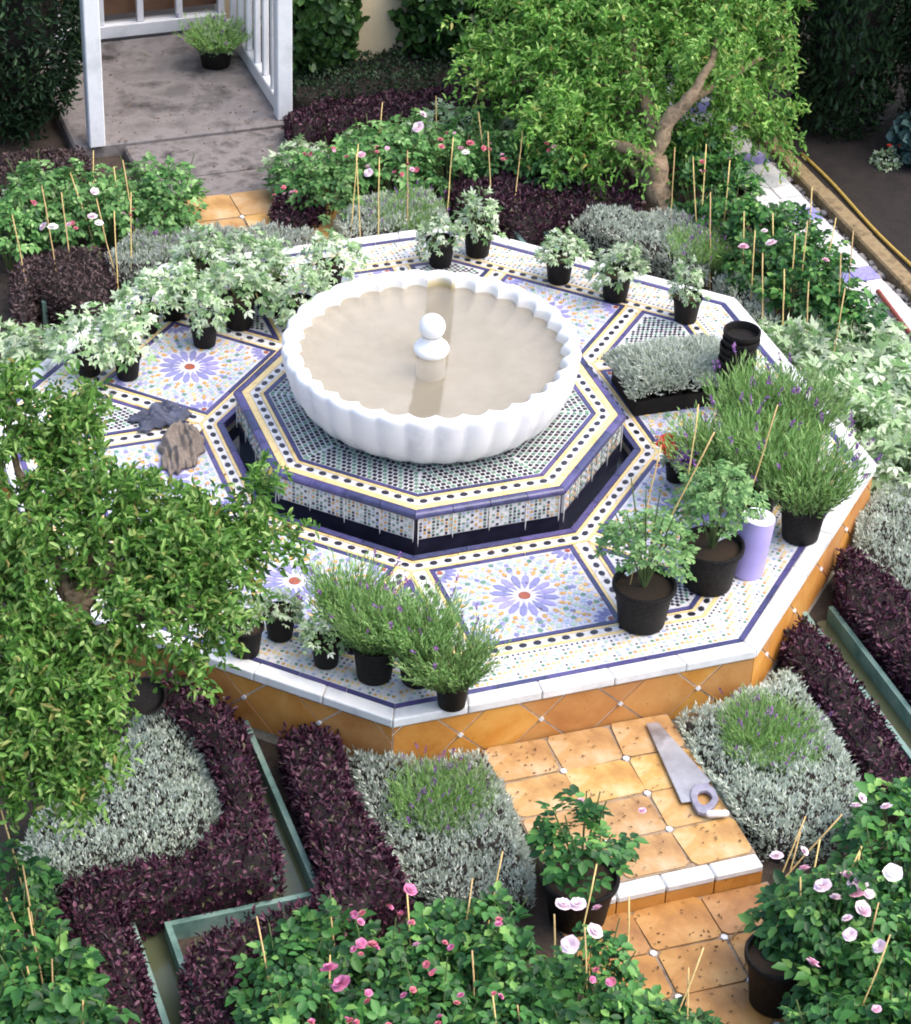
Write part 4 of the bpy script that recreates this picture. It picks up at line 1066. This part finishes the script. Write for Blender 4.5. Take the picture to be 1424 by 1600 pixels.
for px, py, c, s in ((516,1517,'magenta',1.1),(536,1540,'magenta',1.25),(880,1416,'pale',1.05),(903,1416,'pale',1.1),(934,1421,'pink',.7),(928,1457,'pale',1.05),(892,1477,'pale',1.15),
    (1214,1340,'pale',.9),(1255,1331,'pale',.7),(1258,1360,'pink',.85),(1287,1387,'pale',1.15),(1306,1405,'pale',.8),(1324,1372,'pink',1.0),(1340,1384,'pale',1.35),(1337,1400,'pink',1.1),(1358,1398,'pale',.7),(1346,1420,'pale',1.0),(1325,1437,'pale',.7),(1329,1462,'pale',.9),
    (1395,1366,'white',1.25),(1376,1480,'pale',.9),(1268,1508,'pink',1.0),(1338,1262,'pale',.8),(1346,1248,'pale',.7),(1386,1263,'pale',.8),(1352,1425,'pink',.7),(1370,1578,'pink',.6),
    (640,1392,'magenta',.9),(652,1478,'pink',.6),(565,1475,'magenta',.7),(582,1478,'coral',.7),
    (83,357,'white',1.0),(148,300,'pale',.8),(145,340,'pale',.9),(155,350,'white',.8),(70,355,'pale',.9),
    (565,243,'pink',.8),(577,271,'pale',.9),(655,200,'pale',1.2),(720,235,'pink',1.),(728,240,'white',.8),(735,225,'coral',.8),(575,262,'pale',.7),(690,230,'coral',.6),(660,180,'pale',.8),
    (1162,388,'pink',1.),(1206,382,'pale',1.05),(1195,362,'pale',.6),(1290,408,'pink',.7)):
    bloom(px, py, c, s, .17 if py > 800 else .10)
for px, py in ((550,1412),(568,1420),(605,1405),(625,1412),(645,1425),(560,1470),(670,1490),(675,1500),(638,1535),(580,1545),(560,1585),(610,1590),(690,1580),(490,1582),(545,1580),(775,1430),(590,1470),(700,1465),(930,1510),(950,1520),(780,1545),(720,1550)):
    for j in range(2): bloom(px+rng.uniform(-9,9), py+rng.uniform(-8,8)+14, ('coral','magenta')[j], rng.uniform(.3,.55), .18)
for px, py in ((480,245),(600,230),(700,215),(760,230),(620,270),(530,240),(440,300),(455,295),(60,310),(110,350),(200,330),(1100,260),(860,230),(790,250),(650,262)):
    for j in range(3): bloom(px+rng.uniform(-12,12), py+rng.uniform(-8,8), ('coral','pink','coral')[j], rng.uniform(.35,.6), .10)

# roses in pots standing on the path
e, r, zt = potted(902, 1432, 118, 'dark-leaved rose in a black pot standing against the path step', 'rose2', 0, 1.05, None, ZG+.016, .8)
for px, py, c, s in ((908,1252,'pink',.5),(1004,1268,'pink',.55)):
    o = link('flower', FL[c]); o.location = at(px, py, .12); o.scale = (s,)*3; setparent(o, e, True)
B = at(930,1375,ZG+.2); cane(B, atd(941,1298,depth(B)), e)
e, r, zt = potted(1212, 1562, 112, 'rose in a black pot standing on the lower path at the right', 'rose2', 1, .95, None, ZG+.016, 1.0)
e.rotation_euler = (0,0,0)
for c_ in e.children:
    if c_.name.startswith(('foliage','stems')): c_.location.x += .15; c_.location.y -= .02
p = at(205,1128,ZG); o = link('plant_pot', POT); o.location = (p[0]+.02, p[1]-.05, -.13); o.scale = (.068,.068,.075); o.rotation_euler = (R(62), R(-12), .2)
tag(o, 'empty black pot lying on its side under the left tree', 'plant pot')

# ---------------------------------------------------------------- bamboo canes in the beds
CN = [((1008,1160+420),(1030,1520)),]
canes = {
 'slim bamboo cane standing in the front rose bed': [(726,1450,739,1372),(780,1360,786,1330),(866,1465,866,1428),(916,1520,914,1448),(1070,1560,1100,1480),(1075,1555,1076,1512),(740,1530,738,1485),(775,1595,770,1555),(812,1595,808,1570),(418,1520,402,1432),(516,1520,516,1492),(520,1450,517,1425),(640,1440,637,1392),(920,1410,933,1350),(983,1420,983,1402)],
 'slim bamboo cane standing in the lower right roses': [(1236,1360,1252,1300),(1268,1380,1283,1312),(1253,1445,1250,1370),(1330,1360,1347,1322),(1356,1480,1373,1410),(1345,1580,1392,1460),(1236,1330,1258,1275),(1300,1290,1316,1272),(1338,1360,1345,1330)],
 'slim bamboo cane standing in the lower left roses': [(17,1320,2,1265),(48,1420,35,1352),(60,1500,44,1418),(20,1430,10,1402),(50,1540,42,1510),(82,1530,81,1498),(130,1600,130,1562)],
 'slim bamboo cane standing in the left back bed': [(146,270,146,235),(182,290,178,260),(200,300,192,250),(75,345,66,290),(26,365,20,335),(160,350,150,310),(205,345,205,300),(120,300,110,270),(180,365,178,330),(100,330,96,300)],
 'slim bamboo cane standing in the central back bed': [(555,290,560,225),(560,300,557,240),(592,300,593,245),(637,285,637,235),(740,180,752,125),(765,250,763,205),(812,250,817,203),(752,210,748,175),(596,185,598,160),(682,170,682,150),(705,255,708,215)],
 'slim bamboo cane standing in the right back bed': [(1053,265,1055,230),(1085,290,1083,245),(1100,285,1104,225),(1136,300,1140,250),(1162,375,1163,330),(1178,395,1180,360),(1208,360,1207,333),(1240,405,1243,365),(1255,410,1262,345),(1262,490,1264,440),(1310,510,1320,450),(1312,450,1314,395),(1297,385,1307,340),(1330,400,1333,360),(1267,325,1269,292),(1110,330,1110,300),(1192,435,1192,395),(1225,460,1226,420)]}
for lab, L in canes.items():
    rk = rank([(q[2], q[3]) for q in L], 1)
    for i, (bx, by, tx, ty) in enumerate(L):
        B = Vector(at(bx, by, .02)); Tp = Vector(atd(tx, ty, depth(B))); dr = (Tp-B).normalized()
        if dr.z < .3: dr = Vector((dr.x, dr.y, .5)).normalized()
        F = B-dr*((B.z-ZG+.02)/dr.z)
        o = cane(F, Tp, None, 'bamboo_cane'); tag(o, rk[i][1]+lab.replace('slim bamboo cane standing', ' bamboo cane from the left, counted by its tip,'), 'cane', lab.replace('slim bamboo cane', 'canes'))

# ---------------------------------------------------------------- trees
def tree(label, base, limbs, blobs, nleaf, L=.040, name='pomegranate_tree', leaf='leaf_pomegranate', twl=.16):
    e = empty(name, base, label, 'tree')
    tr = MB()
    for i, (pts, rad) in enumerate(limbs):
        pp = []; rr = []
        for a in range(len(pts)-1):
            for s in range(4):
                q = np.array(pts[a])+(np.array(pts[a+1])-np.array(pts[a]))*s/4; pp.append(q+rng.normal(size=3)*rad[a]*.16); rr.append((rad[a]+(rad[a+1]-rad[a])*s/4)*rng.uniform(.82, 1.2))
        pp.append(np.array(pts[-1])); rr.append(rad[-1])
        m = MB(); m.tube(pp, rr, 12); m.build('trunk' if i == 0 else 'limb', 'bark', e, True, True)
    lb = LB(); tot = sum(b[3]*b[1]**2 for b in blobs); twigs = MB(); org = np.array(limbs[0][0][-1])
    for c, r, sq, dn in blobs:
        n = max(4, int(nleaf/26*dn*r*r/tot)); c = np.array(c)
        d = rdir(n); k = rng.random(n)**.42
        P = c+d*k[:, None]*r*[1, 1, sq]
        out = unit(P-org+1e-6)
        for i in range(n):                                  # each twig droops and carries leaves along it
            t = np.linspace(0, 1, 26); dr = unit(out[i]*.6+rng.normal(size=3)*.6+[0, 0, .1]); Lt = twl*rng.uniform(.6, 1.3)
            Q = P[i]+dr*(t*Lt)[:, None]+np.outer(t*t, [0, 0, -.45*Lt]); Q += rng.normal(size=(26, 3))*.008
            lb.add(Q, unit(dr*.5+rng.normal(size=(26, 3))*.75+[0, 0, -.1]), unit(rng.normal(size=(26, 3))*.6+[0, 0, 1]), L*rng.uniform(.4, 1.35, 26), L*rng.uniform(.30, .48, 26), T_LEAF, 0)
            if i % 3 == 0: lb.add([P[i]], [dr], rdir(1), Lt*.8, .006, T_BLADE, 1)
    lb.build('crown', [leaf, 'twig'], e, True); return e
tb = at(1032, 368, ZG); TD = depth(tb)
def q_(x, y, dd=0): return atd(x, y, TD+dd)
tree('gnarled pomegranate tree with a leaning bare limb, behind the fountain', tb,
     [([tb, q_(1036,330,-.02), q_(1028,290,-.05), q_(1020,240,-.10), q_(1045,190,-.15), q_(1085,145,-.2), q_(1112,98,-.22), q_(1125,40,-.1)], [.10,.070,.060,.050,.040,.030,.022,.012]),
      ([q_(1020,250,-.09), q_(985,232,-.12), q_(950,222,-.1)], [.045,.034,.020]),
      ([q_(1028,225,-.1), q_(1010,150,.1), q_(980,60,.2), q_(960,-40,.3)], [.045,.035,.025,.015]),
      ([q_(1024,290,-.05), q_(1000,275,.0), q_(985,262,.0)], [.04,.03,.02]),
      ([q_(1060,170,-.1), q_(1140,120,.15), q_(1190,90,.25)], [.03,.02,.012]),
      ([q_(1000,120,.1), q_(900,110,.15), q_(800,130,.2)], [.028,.02,.012])],
     [(q_(1000,30,.25),.50,.8,1.0),(q_(880,80,.2),.34,.8,1.0),(q_(800,110,.2),.20,.9,.9),(q_(1140,70,.3),.32,.9,1.0),(q_(1185,150,.3),.20,1,.9),(q_(900,190,.05),.22,1,1.0),(q_(965,150,.1),.26,1,1.0),
      (q_(860,225,0),.10,1.3,1.1),(q_(930,260,-.05),.08,1.5,1.2),(q_(1130,190,.25),.15,1,.8),(q_(1215,200,.3),.09,1.3,1.),(q_(1050,90,.25),.25,1,1.),(q_(1010,-60,.3),.5,.7,.8),(q_(770,60,.3),.16,1,.8),(q_(1180,0,.3),.25,1,.9),(q_(850,-20,.3),.3,.8,.8),(q_(1120,60,-.2),.12,1,1.),(q_(1010,200,-.2),.10,1,.8),(q_(960,240,-.1),.09,1.2,1.),(q_(1075,215,.2),.10,1,.9),(q_(870,170,-.1),.16,1,1.),(q_(1150,130,-.05),.10,1,.9)], 44000, .041)
tb2 = at(92, 1228, ZG); TD2 = depth(np.array([-1.85,-1.81,.8]))
def w_(x, y, dd=0): return atd(x, y, TD2+dd)
tree('leafy pomegranate tree at the left overhanging the platform', tb2,
     [([tb2, tb2+[.0,-.06,.4], w_(128,985), w_(118,930), w_(150,850,.1)], [.075,.06,.052,.045,.03]),
      ([w_(122,940), w_(200,850,.1), w_(270,810,.2), w_(310,800,.25)], [.038,.026,.015,.007]),
      ([w_(122,950), w_(60,830,.1), w_(20,700,.2)], [.035,.022,.012]),
      ([w_(126,1000), w_(230,960,-.1), w_(320,950,-.05)], [.03,.02,.01]),
      ([w_(130,1040), w_(90,1100,-.2), w_(70,1180,-.3)], [.03,.018,.01])],
     [(w_(200,830,.1),.21,.9,1.0),(w_(85,690,.2),.15,.9,1.),(w_(60,850,.0),.22,.9,.7),(w_(330,830,.25),.14,.9,1.0),(w_(400,755,.3),.05,1,1.3),(w_(290,890,.05),.16,.9,1.0),(w_(400,850,.2),.07,1,1.),
      (w_(100,1020,-.1),.18,.9,.9),(w_(70,1140,-.2),.15,1,.95),(w_(290,1020,-.05),.06,1.2,1.2),(w_(205,950,-.1),.12,1,.8),(w_(20,620,.25),.10,1,.9),(w_(450,850,.25),.03,1,1.5),(w_(120,1200,-.25),.05,1,.9),(w_(330,960,0),.07,1.1,1.1),
      (w_(-60,900,0),.3,.9,.45),(w_(-40,1100,-.1),.25,.9,.6),(w_(-80,700,.1),.25,.9,.5),(w_(40,960,-.1),.15,1,1.),(w_(120,760,.1),.14,1,.9),(w_(20,1040,-.2),.14,1,1.),(w_(160,1080,-.2),.10,1,1.),(w_(250,870,0),.12,1,.9),(w_(90,1150,-.25),.10,1.2,1.5),(w_(115,1220,-.3),.06,1,2.),(w_(150,1160,-.3),.05,1.2,1.6),(w_(30,1210,-.25),.07,1,.9),(w_(130,640,.3),.07,1,.9)], 39000, .038, twl=.12)

# evergreens, ivy and shrubs at the back
def shrub(name, label, cat, c, rx, ry, rz, n, leaf, L=.05, T=T_LEAF, wr=.5, vertical=0., trunk=True):
    base = (c[0], c[1], ZG); e = empty(name, base, label, cat)
    d = rdir(n); k = .72+.28*rng.random(n)**.5
    rough_ = 1+(.22 if name == 'ivy_shrub' else .12)*lump(d[:, 0]*3+c[0], d[:, 2]*3*rz/rx, 3, c[1])+.06*lump(d[:, 1]*7, d[:, 2]*7*rz/rx, 3, 1)
    P = np.array(c)+d*k[:, None]*rough_[:, None]*[rx, ry, rz]; keep = P[:, 2] > ZG; P = P[keep]; d = d[keep]; m = len(P)
    lb = LB(); D = unit(d*.5+rdir(m)*.6+[0, 0, vertical]); U = unit(d+rdir(m)*.4)
    s = L*rng.uniform(.6, 1.2, m); lb.add(P, D, U, s, s*wr, T, 0)
    lb.build('foliage', leaf, e, True)
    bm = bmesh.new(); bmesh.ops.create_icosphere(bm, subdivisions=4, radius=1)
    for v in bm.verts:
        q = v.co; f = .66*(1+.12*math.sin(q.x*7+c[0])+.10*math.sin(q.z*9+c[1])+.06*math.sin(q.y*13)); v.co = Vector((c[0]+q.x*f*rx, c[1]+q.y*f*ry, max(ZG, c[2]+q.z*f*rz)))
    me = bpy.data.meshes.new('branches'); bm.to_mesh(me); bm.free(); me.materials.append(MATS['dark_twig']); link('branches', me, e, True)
    return e
shrub('cypress','tall dark cypress at the top right','tree',(3.36,2.85,1.1),.40,.40,1.75,19000,'leaf_dark',.07,T_BLADE,.3,.9)
shrub('cypress','dark cypress partly hidden behind the right edge of the pomegranate','tree',(3.15,3.7,1.1),.33,.33,1.7,13000,'leaf_dark',.07,T_BLADE,.3,.9)
shrub('cypress','dark cypress at the extreme top right corner','tree',(3.98,2.62,1.0),.42,.42,1.7,18000,'leaf_dark',.07,T_BLADE,.3,.9)
shrub('blue_green_shrub','low blue-green shrub below the dark cypresses','shrub',(3.62,2.34,-.2),.14,.14,.14,700,'leaf_bluish',.07,T_ROUND,.8)
shrub('blue_green_shrub','blue-green shrub at the right edge under the cypress','shrub',(3.98,2.22,-.1),.2,.2,.26,1000,'leaf_bluish',.07,T_ROUND,.8)
shrub('evergreen_shrub','dark evergreen shrub left of the white porch post','shrub',(-1.05,3.95,.45),.45,.4,.8,12000,'leaf_dark',.05,T_LEAF,.4,.3)
shrub('evergreen_shrub','dark evergreen shrub in the top left corner','shrub',(-1.75,3.75,.4),.45,.4,.8,12000,'leaf_ivy',.05,T_LEAF,.4,.3)
shrub('ivy_shrub','glossy green climber right of the porch, left of the cream wall','shrub',(.74,4.25,.1),.24,.28,.44,4200,'leaf_ivy',.055,T_ROUND,.8)
shrub('ivy_shrub','glossy green climber right of the cream wall','shrub',(1.55,4.25,.1),.30,.28,.46,5200,'leaf_ivy',.055,T_ROUND,.8)
shrub('ivy_shrub','dark climber behind the pomegranate crown','shrub',(2.2,4.3,.2),.42,.35,.65,6500,'leaf_dark',.055,T_ROUND,.8)
shrub('ivy_shrub','dark climber between pomegranate and cypress','shrub',(2.75,4.2,.3),.35,.35,.75,6500,'leaf_dark',.055,T_ROUND,.8)
o = empty('red_flowering_plant', at(1385,258,ZG), 'small plant with a red flower in the dark bed at the right', 'plant')
f = link('foliage', MINT[0], o); f.scale = (.5,)*3
for i in range(2):
    k = link('flower', FL['red'], o); k.location = (rng.normal()*.03, rng.normal()*.03, .12); k.scale = (.5,)*3

# ---------------------------------------------------------------- porch and house
por = empty('white_porch', (-.17,3.57,-.245), 'white timber porch with two square posts and a glazed side at the top left', 'porch')
def pbox(name, c, d, m='white_paint', rz=0, parent=por):
    b = MB(); b.box(c, d, rz); o = b.build(name, m, parent, True); o.modifiers.new('b','BEVEL').width = .006; return o
pbox('post', (-.66,3.54,.905), (.085,.085,2.30)); pbox('post', (.385,3.60,.905), (.085,.085,2.30))
pbox('beam', (-.14,3.57,2.12), (1.3,.08,.13))
gs_ = pbox('glazed_side', (.385,4.20,-.20), (.05,1.06,.09)); pbox('top_rail', (.385,4.20,2.02), (.05,1.06,.06), parent=gs_)
for i in range(6): pbox('mullion', (.385,3.78+i*.17,.89), (.035,.035,2.09), parent=gs_)
mg, n, l, b = newmat('window_glass'); b.inputs['Base Color'].default_value = (.9,.93,.95,1); b.inputs['Roughness'].default_value = .05; b.inputs['Transmission Weight'].default_value = 1; b.inputs['IOR'].default_value = 1.1; MATS['window_glass'] = mg
hs = empty('house_front', (.6,4.95,ZG), 'cream house wall with a white-framed glazed door, top of the photo', 'house')
def hbox(name, c, d, m, par=None): b = MB(); b.box(c, d); o = b.build(name, m, par or hs, True); return o
hbox('wall', (2.6,5.02,.95), (4.4,.2,2.55), 'cream_plaster'); hbox('wall', (-1.7,5.02,.95), (2.2,.2,2.55), 'cream_plaster')
hbox('lintel', (-.1,5.02,2.1), (1.0,.2,.24), 'cream_plaster')
hbox('curtain', (-.1,5.0,.9), (.98,.03,2.14), 'brown_curtain')
fr_ = hbox('glazed_door', (-.1,4.90,-.22), (1.0,.09,.07), 'white_paint')
for x in (-.58,-.33,-.1,.13,.38): hbox('mullion', (x,4.90,.9), (.035,.05,2.16), 'white_paint', fr_)
for i in range(4):
    b = MB(); b.box((-.455+i*.2375,4.905,.9), (.195,.008,2.14)); b.build('pane', 'window_glass', fr_, True)
hbox('pilaster', (1.15,4.55,.4), (.30,.6,1.5), 'cream_plaster')
# silver plant in a dark pot on the porch
e = empty('potted_foliage_plant', (.20,4.33,-.243), 'silvery plant in a dark pot on the grey porch floor', 'potted plant'); zt = pot_children(e, .10, .6)
f = link('foliage', LAV[0], e); f.location = (0,0,zt); f.scale = (1.,1.,.6); f2 = link('foliage', MINT[1], e); f2.location = (0,0,zt); f2.scale = (.8,.8,.5)

# ---------------------------------------------------------------- tiled walk, kerb and hose at the right
tw = sheet('tiled_walk', 2.50, .2, 2.765, 4.2, ZG+.045, 'mortar')
y = .22; i = 0
while y < 4.1:
    for j, x in enumerate((2.57, 2.70)):
        b = MB(); b.prism([(-.062,-.062),(.062,-.062),(.062,.062),(-.062,.062)], -.02, .006)
        o = b.build('walk_tile', 'violet_glaze' if (i % 5 == 2) else 'white_glaze', tw); o.location = (x, y+.065, ZG+.048+rng.uniform(0,.003)); o.rotation_euler = (0,0,rng.normal()*.02)
    y += .13; i += 1
kb = empty('stone_kerb', (2.87,2.0,ZG), 'long sandy kerb beside the dark bed at the right', 'kerb')
y = .1
while y < 4.3:
    L = rng.uniform(.42,.55); b = MB(); b.box((2.885+rng.normal()*.002,y+L/2,ZG+.01), (.095,L-.008,.10)); o = b.build('kerb_stone', 'curb_stone', kb, True); o.modifiers.new('b','BEVEL').width = .01; y += L
PB = bmesh.new(); bmesh.ops.create_icosphere(PB, subdivisions=2, radius=1)
for v in PB.verts: v.co *= 1+.18*math.sin(v.co.x*4+1)*math.sin(v.co.y*5)
pm = bpy.data.meshes.new('pebble'); PB.to_mesh(pm); PB.free(); pm.materials.append(MATS['pebble']); pm.shade_smooth()
gv = MB(); pv = [tuple(v.co) for v in pm.vertices]; pf = [list(p.vertices) for p in pm.polygons]
for i in range(260):
    r_ = rng.uniform(.008,.022); c_ = (rng.uniform(2.775,2.835), rng.uniform(.4,3.4), ZG+r_*.5); a_ = rng.uniform(0,6); k_ = rng.uniform(.7,1.3)
    gv.add([(c_[0]+(x*math.cos(a_)-y_*k_*math.sin(a_))*r_, c_[1]+(x*math.sin(a_)+y_*k_*math.cos(a_))*r_, c_[2]+z_*r_*.7) for x, y_, z_ in pv], pf)
o = gv.build('gravel', 'pebble', smooth=True); tag(o, 'grey gravel in the gutter between the tiled walk and the sandy kerb', 'gravel', None, 'stuff')
sheet('planting_bed', 2.93, -1, 8, 4.9, ZG+.004, 'shaded_soil')
b = MB(); pts = [(2.99+.015*math.sin(i*.9)*.5, 3.25-i*.115, ZG+.012+.004*math.sin(i*.7)) for i in range(6)]; b.tube(pts, .010, 8)
o = b.build('garden_hose', 'rubber_hose', smooth=True); tag(o, 'short far length of thin yellow hose on the dark bed', 'hose')
b = MB(); pts = [(3.01+.01*math.sin(i*.6), 2.56-i*.12, ZG+.012) for i in range(20)]; b.tube(pts, .010, 8)
o = b.build('garden_hose', 'rubber_hose', smooth=True); tag(o, 'long yellow hose lying parallel to the sandy kerb', 'hose')
b = MB(); p0, p1 = at(1372,455,ZG+.075), at(1470,585,ZG+.075); b.tube([p0,(p0+p1)/2,p1], .013, 8); o = b.build('iron_bar', 'red_iron', smooth=50); tag(o, 'rusty red iron bar lying on the tiled walk at the right edge', 'bar')

# ---------------------------------------------------------------- litter on the paths
lb = LB(); n = 420
P = np.column_stack([rng.uniform(-.37,.37,n), rng.uniform(-3.6,-1.78,n), np.zeros(n)]); P[:,2] = np.where(P[:,1] > -2.58, -.215, ZG+.018)
P = P[(P[:,1] > -2.57) | (P[:,1] < -2.66)]; n = len(P)
lb.add(P, np.column_stack([rng.normal(size=(n,2)), rng.normal(size=n)*.1]), np.tile([0,0,1.],(n,1))+rng.normal(size=(n,3))*.2, rng.uniform(.006,.02,n), rng.uniform(.004,.010,n), T_BLADE)
o = lb.build('leaf_litter', 'litter'); tag(o, 'dry leaf crumbs and soil scattered on the terracotta path', 'litter', None, 'stuff')
lb = LB(); n = 260; P = np.column_stack([rng.uniform(-.6,.4,n), rng.uniform(2.85,4.6,n), np.zeros(n)]); P[:,2] = np.where(P[:,1] > 3.53, -.243, np.where(P[:,1] > 3.105, -.26, -.268))
lb.add(P, np.column_stack([rng.normal(size=(n,2)), rng.normal(size=n)*.1]), np.tile([0,0,1.],(n,1))+rng.normal(size=(n,3))*.2, rng.uniform(.01,.03,n), rng.uniform(.006,.014,n), T_BLADE)
o = lb.build('leaf_litter', 'litter'); tag(o, 'dark dry leaves scattered on the porch floor and landing', 'litter', None, 'stuff')

lb = LB(); n = 420; ra = rng.uniform(.84,1.66,n); th = rng.uniform(0,6.2832,n); P = np.column_stack([ra*np.cos(th), ra*np.sin(th), np.full(n,.0042)])
lb.add(P, np.column_stack([rng.normal(size=(n,2)), rng.normal(size=n)*.08]), np.tile([0,0,1.],(n,1))+rng.normal(size=(n,3))*.2, rng.uniform(.005,.022,n), rng.uniform(.003,.009,n), T_BLADE)
o = lb.build('leaf_litter', 'litter'); tag(o, 'crumbs of soil and dry leaves strewn over the tiled platform', 'litter', None, 'stuff')
